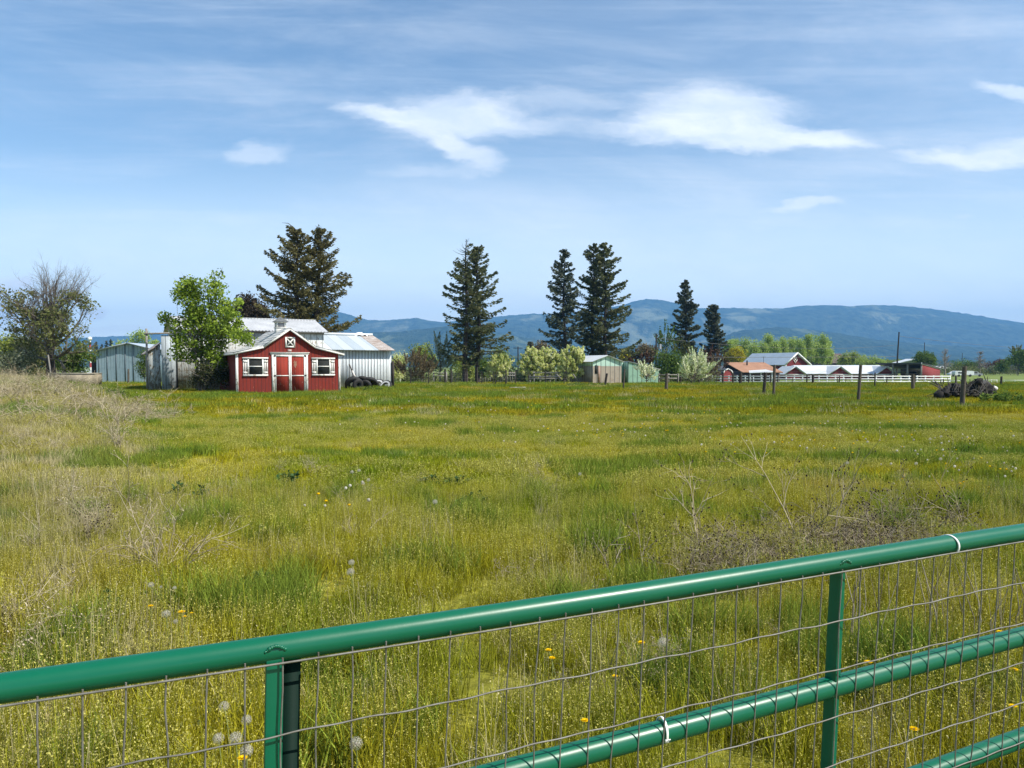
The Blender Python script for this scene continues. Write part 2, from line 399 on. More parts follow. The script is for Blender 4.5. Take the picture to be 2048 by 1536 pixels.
# ---------------- ground ----------------
def ground():
    ys = list(np.arange(-30, 62, .45)) + list(62 * (9500 / 62) ** (np.arange(1, 61) / 60))
    ys = np.array(ys); r = np.linspace(-1, 1, 221); r = np.sign(r) * np.abs(r) ** 1.15
    X = r[None] * (1.35 * np.maximum(ys, 0) + 40)[:, None]; Y = np.repeat(ys[:, None], len(r), 1)
    Z = hgt(X, Y) + .02 * np.sin(X * 5.1) * np.sin(Y * 4.3) * (Y < 60)
    n, k = X.shape; i = np.arange(n - 1)[:, None] * k + np.arange(k - 1)[None]
    mb = MB(); mb.add(np.stack([X, Y, Z], -1), np.stack([i, i + 1, i + k + 1, i + k], -1).reshape(-1, 4))
    m, g, out = new_mat('meadow_floor'); f = g.n('ShaderNodeGroup'); f.node_tree = FG
    pos = g.n('ShaderNodeNewGeometry').outputs['Position']; y = g.sep(pos)[1]
    n = g.noise(pos, 14, 6, .7)
    near = g.mix(1., f.outputs[0], g.mix(g.smooth(n, .3, .7), (.34, .33, .30), (.85, .8, .8)), 'MULTIPLY')
    nf = g.noise(g.scalev(pos, (.02, .05, 1)), 1, 5, .6); nf2 = g.noise(g.scalev(pos, (.15, .5, 1)), 1, 4, .6)
    far = g.mix(nf, (.12, .20, .04), (.19, .24, .055)); far = g.mix(g.m('MULTIPLY', nf2, .5), far, (.17, .15, .06))
    col = g.mix(g.smooth(y, 90, 200), near, far)
    prin(g, out, col, .95, 0, n, .6, .03, spec=.1)
    tag(mb.build('ground', m, smooth=True), kind='structure')
ground()

# ---------------- mountains ----------------
def fbm(x, y, seed, octs=6, base=1.):
    rng = np.random.default_rng(seed); z = np.zeros(np.broadcast(x, y).shape); a = 1; f = base
    for o in range(octs):
        for _ in range(4):
            th = rng.random() * 6.28; ph = rng.random() * 6.28
            z = z + a * np.sin((x * math.cos(th) + y * math.sin(th)) * f * rng.uniform(.7, 1.4) + ph + 1.2 * np.sin(y * f * .7 + ph)) / 4
        a *= .52; f *= 2.03
    return z
def hills():
    def mtmat(name, forest, forest2, clear, amt, sc):
        m, g, out = new_mat(name); pos = g.n('ShaderNodeNewGeometry').outputs['Position']
        p = g.scalev(pos, (1, .4, 1.6))
        n1 = g.noise(p, .0016 * sc, 6, .62, .8); n2 = g.noise(p, .02 * sc, 4, .7); n3 = g.noise(p, .0045 * sc, 5, .6, .5)
        z = g.sep(pos)[2]
        c = g.mix(g.smooth(n2, .35, .65), forest, forest2)
        c = g.mix(g.m('MULTIPLY', g.smooth(n1, .52, .60), g.smooth(n3, .40, .55, 0, amt)), c, clear)
        prin(g, out, c, 1, 0, n2, .7, 25, spec=0); return m
    def ridge(name, prof, D, D0, mat, seed, amp, x0=-900, x1=2950, step=7, trees=0):
        px = np.arange(x0, x1, step, dtype=float)
        py = np.interp(px, [p[0] for p in prof], [p[1] for p in prof])
        e = (HOR - py) / FPX * D + EYE
        a = (px - 1024) / FPX
        T = np.linspace(0, 1, 46); rows = []
        for t in T:
            d = D + (D0 - D) * t
            X = a * d; n = fbm(X, np.full_like(X, d), seed, 7, 2.6 / D * 1.6)
            n2 = fbm(X, np.full_like(X, d), seed + 5, 4, 30. / D * 1.6)
            rdg = -np.abs(n) * 1.3 + .3
            h = e * (1 - t) ** 1.15 * (1 + .0 * t) + amp * e.max() * rdg * math.sin(math.pi * min(t * 1.0, 1)) ** .8 * .9 + n2 * amp * 8 * (.15 if t == 0 else 1)
            h = np.minimum(h, e * d / D * .985) if t > 0 else h + np.abs(fbm(X, X * 0, 3, 5, 200 / D)) * trees
            h = np.maximum(h, -1) if t < 1 else h * 0 - 2
            rows.append(np.stack([X, np.full_like(X, d), h], -1))
        d = D * 1.25; rows.insert(0, np.stack([a * d, np.full_like(px, d), np.full_like(px, -2)], -1))
        V = np.array(rows); n, k = V.shape[:2]; i = np.arange(n - 1)[:, None] * k + np.arange(k - 1)[None]
        mb = MB(); mb.add(V, np.stack([i, i + k, i + k + 1, i + 1], -1).reshape(-1, 4))
        tag(mb.build(name, mat, smooth=True), kind='structure')
    main = [(-900, 640), (-300, 690), (160, 676), (265, 672), (330, 668), (420, 655), (520, 640), (600, 630), (640, 626), (680, 625), (700, 631), (735, 641), (770, 642), (800, 639), (835, 637), (860, 642), (885, 645),
            (940, 640), (1020, 632), (1060, 629), (1100, 629), (1180, 622), (1245, 612), (1265, 604), (1292, 599), (1320, 601), (1345, 606), (1395, 618), (1450, 617), (1500, 618), (1560, 618),
            (1600, 613), (1650, 611), (1700, 614), (1740, 611), (1800, 613), (1850, 618), (1900, 625), (1950, 632), (2000, 640), (2048, 647), (2300, 668), (2950, 640)]
    ridge('mountains', main, 6800, 4200, mtmat('mountain_forest', (.014, .034, .024), (.055, .085, .050), (.22, .24, .15), .7, 1), 11, .30, trees=9)
    fore = [(-900, 700), (-100, 712), (160, 700), (300, 705), (600, 700), (700, 668), (800, 664), (900, 652), (1000, 668), (1100, 684), (1200, 697), (1300, 690), (1400, 688), (1480, 662), (1560, 655), (1640, 662), (1750, 680), (1850, 690), (2048, 700), (2300, 690), (2950, 700)]
    ridge('foothills', fore, 4300, 3000, mtmat('foothill_forest', (.012, .032, .022), (.050, .080, .044), (.17, .20, .11), .5, 1.6), 23, .34, trees=7)
    low = [(-900, 716), (100, 718), (500, 716), (760, 712), (900, 716), (1050, 712), (1200, 712), (1340, 707), (1500, 716), (1700, 720), (2048, 723), (2950, 720)]
    ridge('wooded_rise', low, 2300, 1700, mtmat('rise_forest', (.018, .040, .022), (.035, .062, .028), (.16, .18, .07), .35, 3), 37, .25, trees=6)
hills()

# ---------------- building kit ----------------
class Site:
    """a building frame: front-left corner at photo pixel px and depth, front line turned by ang degrees"""
    def __init__(s, name, label, cat, px, depth, ang, z=None, group=None):
        p = P(px, HOR, depth); s.a = R(ang); s.z = H(p.x, p.y) if z is None else z
        s.o = Vector((p.x, p.y, s.z)); s.root = thing(name, label, cat, s.o, s.a, group)
    def t(s, px, y=0.):
        """local x of the point of line local y=y seen at pixel px"""
        q = P(px, HOR, 1.); r = q.x / q.y; c, n = math.cos(s.a), math.sin(s.a)
        ox, oy = s.o.x - n * y, s.o.y + c * y
        return (r * oy - ox) / (c - r * n)
    def h(s, x, py, y=0.):
        c, n = math.cos(s.a), math.sin(s.a); X = s.o.x + c * x - n * y; Y = s.o.y + n * x + c * y
        px = 1024 + X / Y * FPX; return P(px, py, Y).z - s.z
    def part(s, name, mb, mat, parent=None, label=None, smooth=False):
        o = mb.build(name, M[mat] if isinstance(mat, str) else mat, parent or s.root, smooth)
        if label: o['label'] = label
        return o
def slab(mb, a, b, c, d, th=.05, rib=0, rh=.02):
    """roof sheet over corners a,b (eave left to right) c,d (ridge right to left); rib = corrugation pitch"""
    a, b, c, d = map(Vector, (a, b, c, d)); nrm = (b - a).cross(d - a).normalized()
    if nrm.z < 0: nrm = -nrm
    L = (b - a).length; n = int(L / rib * 2) if rib else 1; n = max(n, 1)
    top = []
    for i in range(n + 1):
        f = i / n; o = nrm * (th + (rh if i % 2 else 0)); top.append((a.lerp(b, f) + o, d.lerp(c, f) + o))
    v = [p for q in top for p in q]; f = [(2 * i, 2 * i + 2, 2 * i + 3, 2 * i + 1) for i in range(n)]
    mb.add([tuple(p) for p in v], f)
    k = nrm * th
    v = [a, b, c, d, a + k, b + k, c + k, d + k]
    mb.add([tuple(p) for p in v], [(3, 2, 1, 0), (0, 1, 5, 4), (1, 2, 6, 5), (2, 3, 7, 6), (3, 0, 4, 7)])
    return mb

def red_shed():
    s = Site('red_shed', 'red board shed with white trim, shuttered windows and small roof cupola', 'shed', 472.5, 43.5, 27)
    W = s.t(680); D = 8.0; g0 = -.15
    he = s.h(0, 705); ha = s.h(W / 2, 657.5); k = 1.48; hk = s.h(k, 693)
    prof = [(0, g0), (W, g0), (W, he), (W - k, hk), (W / 2, ha), (k, hk), (0, he)]
    s.part('wall', MB().prism(prof, 0, D), 'red_wall')
    # flared roof, five overlapping pieces each side are one shingled part
    r = MB(); ov = .22; fo = .16; th = .05
    sl = (hk - he) / k
    e0 = (-ov, he - ov * sl)
    for sgn in (0, 1):
        X = (lambda x: x) if not sgn else (lambda x: W - x)
        for (p, q) in (((e0[0], e0[1]), (k, hk)), ((k, hk), (W / 2, ha))):
            a, b, c, d = (X(p[0]), -fo, p[1] + .015), (X(p[0]), D, p[1] + .015), (X(q[0]), D, q[1] + .015), (X(q[0]), -fo, q[1] + .015)
            slab(r, a, b, c, d, th)
    rf = s.part('roof', r, 'shingle')
    tr = MB()
    for sgn in (0, 1):
        X = (lambda x: x) if not sgn else (lambda x: W - x)
        for (p, q) in ((e0, (k, hk)), ((k, hk), (W / 2, ha))):
            p0 = (X(p[0]), -fo - .015, p[1] - .04); q0 = (X(q[0]), -fo - .015, q[1] - .04)
            d = Vector(q0) - Vector(p0); n = Vector((-d.z, 0, d.x)).normalized()
            if n.z < 0: n = -n
            tr.beam(p0, q0, .03, .095, up=n)
        tr.beam((X(e0[0] - .0), -fo, e0[1] - .03), (X(e0[0] - .0), D, e0[1] - .03), .03, .10)
    s.part('rake_trim', tr, 'white_trim')
    ct = MB(); ct.box(.001, .10, -.028, -.001, g0, he - .02).box(-.028, -.001, -.028, .09, g0, he - .02); s.part('corner_trim', ct, 'white_trim')
    s.part('corner_trim', MB().box(W - .10, W + .012, -.028, -.001, g0, he - .02), 'white_trim')
    # doors
    d0, d1 = s.t(544.5), s.t(614.5); dh = s.h(d0, 709); m = (d0 + d1) / 2
    fr = MB(); fr.box(d0 - .03, d0 + .115, -.05, -.004, g0, dh - .01).box(d1 - .115, d1 + .03, -.05, -.004, g0, dh - .01)
    fr.box(d0 - .10, d1 + .10, -.055, -.004, dh, dh + .10).box(d0 - .13, d1 + .13, -.09, -.004, dh + .102, dh + .135)
    s.part('door_frame', fr, 'white_trim')
    for i, (x0, x1) in enumerate(((d0 + .13, m - .006), (m + .006, d1 - .13))):
        dr = MB(); dr.box(x0, x1, -.035, -.003, .05, dh - .015); do = s.part('door', dr, 'red_door', label='left red plank door leaf' if not i else 'right red plank door leaf with peeled patch')
        tm = MB(); hz = 1.02
        tm.box(x0, x0 + .075, -.062, -.037, .05, dh - .02).box(x1 - .075, x1, -.062, -.037, .05, dh - .02)
        tm.box(x0 + .077, x1 - .077, -.060, -.037, dh - .12, dh - .02).box(x0 + .077, x1 - .077, -.058, -.037, hz, hz + .055)
        s.part('door_trim', tm, 'white_trim', do)
        hx = x0 - .03 if not i else x1 - .03
        for z in (hz - .01, dh - .11): s.part('hinge', MB().box(hx - .02, hx + .10, -.075, -.064, z, z + .085), 'iron', do)
    q = MB(); rng = np.random.default_rng(6); cx_, cz_ = m + .30, 1.72; k = 16
    pts = [(cx_ + .10 * math.cos(t) * rng.uniform(.5, 1.3), -.0375, cz_ + .24 * math.sin(t) * rng.uniform(.5, 1.2)) for t in np.linspace(0, 6.283, k, endpoint=False)] + [(cx_, -.0375, cz_)]
    q.add(pts, [(i, (i + 1) % k, k) for i in range(k)]); s.part('bare_patch', q, plain('bare_wood_patch', (.36, .20, .12), (.20, .07, .04), scale=25), do)
    # windows
    for i, (pa, pb) in enumerate(((485.9, 535.5), (624, 668.8))):
        a, b = s.t(pa), s.t(pb); zt, zb = 2.10, 1.10; sw = .27
        wl, wr = a + sw - .02, b - sw + .02
        w = MB(); w.box(wl, wl + .07, -.06, -.004, zb + .02, zt - .09).box(wr - .07, wr, -.06, -.004, zb + .02, zt - .09)
        w.box(a - .03, b + .03, -.075, -.004, zt - .09, zt).box(a - .01, b + .01, -.085, -.004, zb - .07, zb + .018)
        w.box(wl + .072, wr - .072, -.05, -.004, (zt + zb) / 2 - .045, (zt + zb) / 2 + .01)
        wo = s.part('window', w, 'white_trim', label='left double hung window' if not i else 'right double hung window')
        s.part('pane', MB().box(wl + .065, wr - .065, -.02, -.006, zb + .02, zt - .09), 'dark_glass', wo)
        for (x0, x1) in ((a, wl - .006), (wr + .006, b)):
            sh = MB(); n = 3; pw = (x1 - x0 - .07) / 3
            for q in range(n): sh.box(x0 + q * (pw + .035), x0 + q * (pw + .035) + pw, -.03, -.004, zb + .02, zt - .095)
            sh.box(x0, x1, -.048, -.031, zt - .28, zt - .18).box(x0, x1, -.048, -.031, zb + .09, zb + .18)
            s.part('shutter', sh, 'white_trim')
    # x vent and plaque
    a, b = s.t(570.8), s.t(590.6); zt, zb = s.h(a, 674), s.h(a, 695)
    s.part('vent_back', MB().box(a + .02, b - .02, -.008, -.003, zb + .02, zt - .02), 'dark_inside')
    v = MB(); f = .085
    v.box(a, a + f, -.045, -.009, zb, zt).box(b - f, b, -.045, -.009, zb, zt).box(a + f + .001, b - f - .001, -.045, -.009, zt - f, zt).box(a + f + .001, b - f - .001, -.045, -.009, zb, zb + f)
    v.beam((a + f, -.022, zb + f), (b - f, -.022, zt - f), .02, .07, up=(0, 0, 1)); v.beam((a + f, -.030, zt - f), (b - f, -.030, zb + f), .02, .07, up=(0, 0, 1))
    s.part('gable_vent', v, 'white_trim')
    a, b = s.t(575.8), s.t(583.4); zb = s.h(a, 703); s.part('plaque', MB().box(a, b, -.02, -.004, zb, zb + .115), plain('faded_plaque', (.5, .42, .38), (.42, .33, .3), scale=20))
    # cupola on the ridge
    cy = 2.75; cx = W / 2; b0 = .30; c = MB()
    c.box(cx - b0, cx + b0, cy - b0, cy + b0, ha - .35, ha + .16)
    c.box(cx - b0 - .04, cx + b0 + .04, cy - b0 - .04, cy + b0 + .04, ha + .162, ha + .20)
    for (x, y) in ((-1, -1), (1, -1), (-1, 1), (1, 1)): c.box(cx + x * b0 * .8 - .05, cx + x * b0 * .8 + .05, cy + y * b0 * .8 - .05, cy + y * b0 * .8 + .05, ha + .202, ha + .47)
    c.box(cx - b0 - .02, cx + b0 + .02, cy - b0 - .02, cy + b0 + .02, ha + .472, ha + .52)
    co = s.part('cupola', c, 'white_trim', rf)
    lv = MB(); lv.box(cx - b0 * .78, cx + b0 * .78, cy - b0 * .78, cy + b0 * .78, ha + .203, ha + .46)
    rr = MB(); q = .44; zt = ha + .53; pk = (cx, cy, ha + .86)
    cr = [(cx - q, cy - q, zt), (cx + q, cy - q, zt), (cx + q, cy + q, zt), (cx - q, cy + q, zt)]
    rr.add(cr + [pk], [(0, 1, 4), (1, 2, 4), (2, 3, 4), (3, 0, 4)]); rr.add(cr, [(3, 2, 1, 0)])
    s.part('louvre', lv, plain('grey_louvre', (.30, .30, .32), (.22, .22, .24)), co); s.part('cupola_roof', rr, plain('dark_cupola_shingles', (.16, .17, .17), (.09, .095, .095), .8, 8), co)
    wv = MB(); wv.tube([(cx, cy, ha + .8), (cx, cy, ha + 1.45)], .014, 5).beam((cx - .22, cy, ha + 1.25), (cx + .22, cy, ha + 1.25), .02, .03).beam((cx, cy, ha + 1.33), (cx + .18, cy, ha + 1.40), .02, .08)
    s.part('weathervane', wv, 'iron', co)
    return s
shed = red_shed()

def panels():
    m, g, out = new_mat('patched_zinc_sheets'); c = oc(g); x, y, z = g.sep(c); q = g.m('DIVIDE', x, .78); fr = g.m('FRACT', g.m('ADD', q, 50.)); w = g.n('ShaderNodeTexWhiteNoise', noise_dimensions='1D'); g.set(w.inputs['W'], g.m('FLOOR', q))
    n = g.noise(g.scalev(c, (3, .4, 1)), 1.5, 5, .6); col = g.mix(w.outputs[0], (.56, .60, .61), (.30, .36, .40)); col = g.mix(g.m('MULTIPLY', n, .5), col, (.62, .66, .68)); col = g.mix(g.smooth(fr, .07, .02), col, (.13, .15, .16))
    prin(g, out, col, .5, 0, n, .2, .01); return m
def white_barn():
    s = Site('white_barn', 'long weathered white barn with corrugated roof behind the red shed', 'barn', 353.5, 50, 29)
    W = s.t(648); D = 5.6; g0 = -.1
    he = s.h(W, 663.5); ha = s.h(W, 642, D / 2) - .02
    w = MB(); w.prism([(0, g0), (D, g0), (D, he), (D / 2, ha), (0, he)], 0, W)       # built along y then turned
    for k in range(len(w.V)): w.V[k] = w.V[k][:, [1, 0, 2]]
    w.poly = [(v[:, [1, 0, 2]][::-1], a) for v, a in w.poly]; w.F[4] = [f[:, ::-1] for f in w.F[4]]
    s.part('wall', w, 'barn_white')
    r = MB(); o = .28; q = (ha - he) / (D / 2); z0 = he - .35 * q + .02
    slab(r, (-o, -.35, z0), (W + o, -.35, z0), (W + o - .12, D / 2, ha + .03), (-o, D / 2, ha + .03), .03, .22, .06)
    slab(r, (-o, D + .35, z0), (W + o, D + .35, z0), (W + o - .12, D / 2, ha + .03), (-o, D / 2, ha + .03), .03)
    s.part('roof', r, 'zinc_roof')
    s.part('ridge_cap', MB().beam((-o, D / 2, ha + .085), (W + o - .1, D / 2, ha + .085), .3, .03), 'white_roof')
    s.part('rafter_ends', MB().box(-.02, W + .02, -.05, -.006, he - .20, he - .05), 'wood_grey')
    # tall sliding panel and its overhead track at the left gable
    t = MB(); t.box(-.92, -.04, -.32, -.26, g0, 3.55)
    s.part('sliding_door', t, siding('grey_blue_door_boards', (.40, .45, .48), (.27, .31, .34), .30, .08, .38, (.2, .17, .13), .5, (.09, .10, .11)), label='tall weathered grey sliding door')
    s.part('door_track', MB().beam((-1.9, -.30, 3.62), (.0, -.34, 3.72), .20, .10), 'wood_grey')
    s.part('door_edge', MB().box(-.035, .03, -.36, -.24, g0, 3.7), 'iron')
    l = MB(); l.hexa([(-1.62, .3, g0), (-.93, .3, g0), (-.93, 3.2, g0), (-1.62, 3.2, g0)], [(-1.62, .3, 2.45), (-.93, .3, 3.0), (-.93, 3.2, 3.0), (-1.62, 3.2, 2.45)])
    s.part('lean_to', l, 'barn_white')
    s.part('lean_to_roof', slab(MB(), (-1.85, .1, 2.32), (-1.85, 3.4, 2.32), (-.9, 3.4, 3.06), (-.9, .1, 3.06), .05), 'rust_roof')
    s.part('corner_post', MB().box(-1.82, -1.70, -.34, -.22, g0, 3.95), 'wood_grey')
    # rot and hardware near the left gable
    s.part('door_rail', MB().box(.06, W * .4, -.03, -.006, 1.9, 2.0), 'wood_grey')
    # right wing: mono pitch towards the viewer
    x0 = W; x1 = s.t(783); wh = s.h(x0, 698); Dd = 4.2; rh = s.h(s.t(705, Dd), 671.5, Dd)
    g = MB(); g.hexa([(x0 + .003, 0, g0), (x1, 0, g0), (x1, Dd, g0), (x0 + .003, Dd, g0)], [(x0 + .003, 0, wh), (x1, 0, wh), (x1, Dd, rh), (x0 + .003, Dd, rh)])
    wg = s.part('wing_wall', g, 'batten_white')
    bt = MB(); x = x0 + .2
    while x < x1 - .15:
        bt.box(x, x + .035, -.026, -.001, g0, wh - .02); x += .235
    s.part('batten', bt, plain('grey_batten', (.30, .31, .32), (.19, .20, .21)), wg)
    xs = [x0 + .02, s.t(700), s.t(755), x1 + .16]; r = MB(); f = .42; dz = (rh - wh) / Dd
    slab(r, (xs[0], -f, wh - f * dz + .02), (xs[2], -f, wh - f * dz + .02), (xs[2], Dd + .1, rh + .02), (xs[0], Dd + .1, rh + .02), .03, .13, .03)
    s.part('wing_roof', r, siding('patched_zinc_sheets', (.50, .55, .57), (.36, .42, .46), 50, .001, 0, stain=.2, rough=.45) if False else panels())
    r = MB(); slab(r, (xs[2] + .01, -f, wh - f * dz + .025), (xs[3], -f, wh - f * dz + .025), (xs[3] - .1, Dd + .1, rh + .02), (xs[2] + .01, Dd + .1, rh + .02), .03, .13, .03)
    s.part('wing_roof_patch', r, 'rust_roof', label='rusty roof sheets at the right end')
    c = MB(); rng = np.random.default_rng(4)
    c.beam((xs[0], Dd + .12, rh + .12), (xs[3] - .2, Dd + .12, rh + .12), .5, .16)
    s.part('wing_ridge_cap', c, 'white_roof')
    s.part('end_post', MB().box(x1 + .02, x1 + .16, -.12, .06, g0, 1.95), 'wood_dark')
    return s, x0, x1, wh
barn, wx0, wx1, wh = white_barn()
def tarp():
    rng = np.random.default_rng(5); s = barn; Dd = 4.25
    a, b = s.t(706, Dd), s.t(738, Dd); z = s.h(a, 673, Dd)
    nx, ny = 14, 6; V = []
    for j in range(ny):
        for i in range(nx):
            u = i / (nx - 1); v = j / (ny - 1)
            V.append((a + (b - a) * u, Dd - .35 + .8 * v, z + .02 + .36 * math.sin(math.pi * min(1, u * .85 + .12)) ** 1.5 * math.sin(math.pi * (.08 + .84 * v)) + .05 * rng.standard_normal()))
    f = [(j * nx + i, j * nx + i + 1, (j + 1) * nx + i + 1, (j + 1) * nx + i) for j in range(ny - 1) for i in range(nx - 1)]
    mb = MB(); mb.add(V, f); o = mb.build('tarp', M['tarp'], smooth=False); o.location = s.o; o.rotation_euler = (0, 0, s.a)
    sm = o.modifiers.new('thick', 'SOLIDIFY'); sm.thickness = .02
    tag(o, 'crumpled white tarp lying on the ridge of the low barn wing', 'tarp')
tarp()

def bpt(s, x, y, z=0):
    c, n = math.cos(s.a), math.sin(s.a); return Vector((s.o.x + c * x - n * y, s.o.y + n * x + c * y, s.z + z))
# leaning plank
def plank():
    a = bpt(barn, barn.t(711), -.75, .1); b = bpt(barn, barn.t(697.5), -.10, barn.h(barn.t(697.5), 728))
    root = thing('leaning_pole', 'thin white board leaning on the grey barn wing wall', 'board', a)
    mb = MB(); mid = a + (b - a) * .7
    mb.beam(Vector((0, 0, 0)), mid - a, .05, .15); mb.build('board', M['white_trim'], root)
    mb = MB(); mb.beam(mid - a, b - a, .045, .07); mb.build('bare_end', M['wood_old'], root)
plank()
# tyres
def tyre(name, label, loc, R0, r, tilt, az, white=False, group='old tyres heaped by the barn wall'):
    root = thing(name, label, 'tyre', loc, 0, group); root.rotation_euler = (tilt, 0, az)
    n, m = 30, 12; V = []
    for i in range(n):
        t = 2 * math.pi * i / n
        for j in range(m):
            p = 2 * math.pi * j / m; cr = math.copysign(abs(math.cos(p)) ** .6, math.cos(p)); cz = math.copysign(abs(math.sin(p)) ** .6, math.sin(p))
            rr = R0 - r + r * cr + (.012 if (i % 2 and cr > .6) else 0)
            V.append((rr * math.cos(t), rr * math.sin(t), r * .8 * cz))
    f = [(i * m + j, ((i + 1) % n) * m + j, ((i + 1) % n) * m + (j + 1) % m, i * m + (j + 1) % m) for i in range(n) for j in range(m)]
    mb = MB(); mb.add(V, f); mb.build('casing', M['rubber'], root, True)
    if white:
        mb = MB(); V = []
        for i in range(n):
            t = 2 * math.pi * i / n
            for q, zz in ((R0 - 1.75 * r, r * .80), (R0 - .75 * r, r * .835)): V.append((q * math.cos(t), q * math.sin(t), zz + .012))
        mb.add(V, [(2 * i, 2 * i + 1, (2 * i + 3) % (2 * n), (2 * i + 2) % (2 * n)) for i in range(n)])
        mb.build('white_wall', M['tyre_white'], root)
def T(px, py, dy=-1.6): 
    x = barn.t(px, dy); return bpt(barn, x, dy, max(barn.h(x, py, dy), .1))
tyre('tyre', 'big black tyre at the left end of the heap, sloping left', T(706, 768), .60, .19, R(-58), R(24))
tyre('tyre', 'large tyre on top of the middle of the heap', T(728, 764, -1.2), .58, .17, R(-40), R(-14))
tyre('tyre', 'tyre low at the front left of the heap', T(716, 770, -2.0), .42, .14, R(-80), R(40))
tyre('tyre', 'tyre low in front of the middle of the heap', T(731, 771, -2.0), .40, .14, R(-75), R(-5))
tyre('tyre', 'tyre on the right slope of the heap', T(739, 764, -1.5), .52, .16, R(-35), R(8))
tyre('tyre', 'small plain tyre between the heap and the white walled tyres', T(748, 769, -1.4), .40, .13, R(-65), R(-20))
tyre('tyre', 'white walled tyre leaning behind the outermost one', T(757, 770, -1.3), .46, .12, R(-118 + 180), R(-12), True)
tyre('tyre', 'outermost white walled tyre at the right end of the heap', T(771, 775, -1.9), .52, .12, R(62), R(-28), True)

def metal_shed():
    s = Site('metal_shed', 'low blue grey metal shed with shallow gable left of the barn', 'shed', 193, 92, 4)
    W = s.t(300); he = s.h(0, 702.5); xa = s.t(256.5); ha = s.h(xa, 687)
    s.part('wall', MB().prism([(0, -.1), (W, -.1), (W, s.h(W, 696)), (xa, ha), (0, he)], 0, 12), 'grey_metal_wall')
    dbp = plain('dark_blue_post', (.12, .16, .18))
    for px in (197, 213.5, 231.5, 249.5, 266): x = s.t(px); s.part('wall_post', MB().box(x, x + .12, -.04, -.002, 0, min(he + (ha - he) * x / xa, ha) - .08), dbp)
    r = MB(); o = .5; sl = (ha - he) / xa
    slab(r, (-.9, -o, he - .9 * sl), (-.9, 12.3, he - .9 * sl), (xa, 12.3, ha + .01), (xa, -o, ha + .01), .10)
    slab(r, (W + .5, -o, s.h(W, 696) - .2), (W + .5, 12.3, s.h(W, 696) - .2), (xa, 12.3, ha + .01), (xa, -o, ha + .01), .10)
    s.part('roof', r, 'blue_roof')
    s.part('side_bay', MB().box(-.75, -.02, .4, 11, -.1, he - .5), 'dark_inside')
metal_shed()

def green_shed():
    D0 = 82
    s = Site('green_shed', 'pale green ribbed metal shed with a long sloping annex on its right', 'shed', 1186, D0, 20)
    W = s.t(1243); he = s.h(0, 723); ha = s.h(W * .48, 711.5); b = 1.9
    s.part('wall', MB().prism([(0, -.1), (W, -.1), (W, b), (0, b)], 0, 6), 'tan_metal')
    s.part('gable', MB().prism([(0, b + .001), (W, b + .001), (W, he), (W * .48, ha), (0, he)], 0, 6), 'mint_metal')
    r = MB(); o = .25
    slab(r, (-.2, -o, he - .08), (-.2, 6.3, he - .08), (W * .48, 6.3, ha + .01), (W * .48, -o, ha + .01), .06, .4, .02)
    slab(r, (W + .2, -o, he - .08), (W + .2, 6.3, he - .08), (W * .48, 6.3, ha + .01), (W * .48, -o, ha + .01), .06)
    s.part('roof', r, 'white_roof')
    s.part('window', MB().box(s.t(1190), s.t(1194.5), -.05, -.004, 1.1, 2.0), 'dark_glass')
    s.part('door', MB().box(s.t(1195.5), s.t(1200), -.06, -.004, 0, 1.95), plain('rusty_door', (.30, .2, .14), (.22, .14, .1)), label='narrow rusty door')
    x1 = s.t(1256, 0) ; x2 = s.t(1318, 0)
    s.part('link', MB().box(W + .003, x1, .9, 5, -.1, he - .1), 'green_metal')
    hl = s.h(x1, 723.5); hr = s.h(x2, 739.5)
    s.part('annex', MB().prism([(x1 + .003, -.1), (x2, -.1), (x2, hr), (x1 + .003, hl)], 0, 5), 'green_metal', label='green annex under a roof falling to the right')
    q = MB(); slab(q, (x1, -.12, hl - .02), (x1, 5.2, hl - .02), (x2 + .1, 5.2, hr - .02), (x2 + .1, -.12, hr - .02), .08)
    s.part('annex_roof', q, 'white_roof')
green_shed()

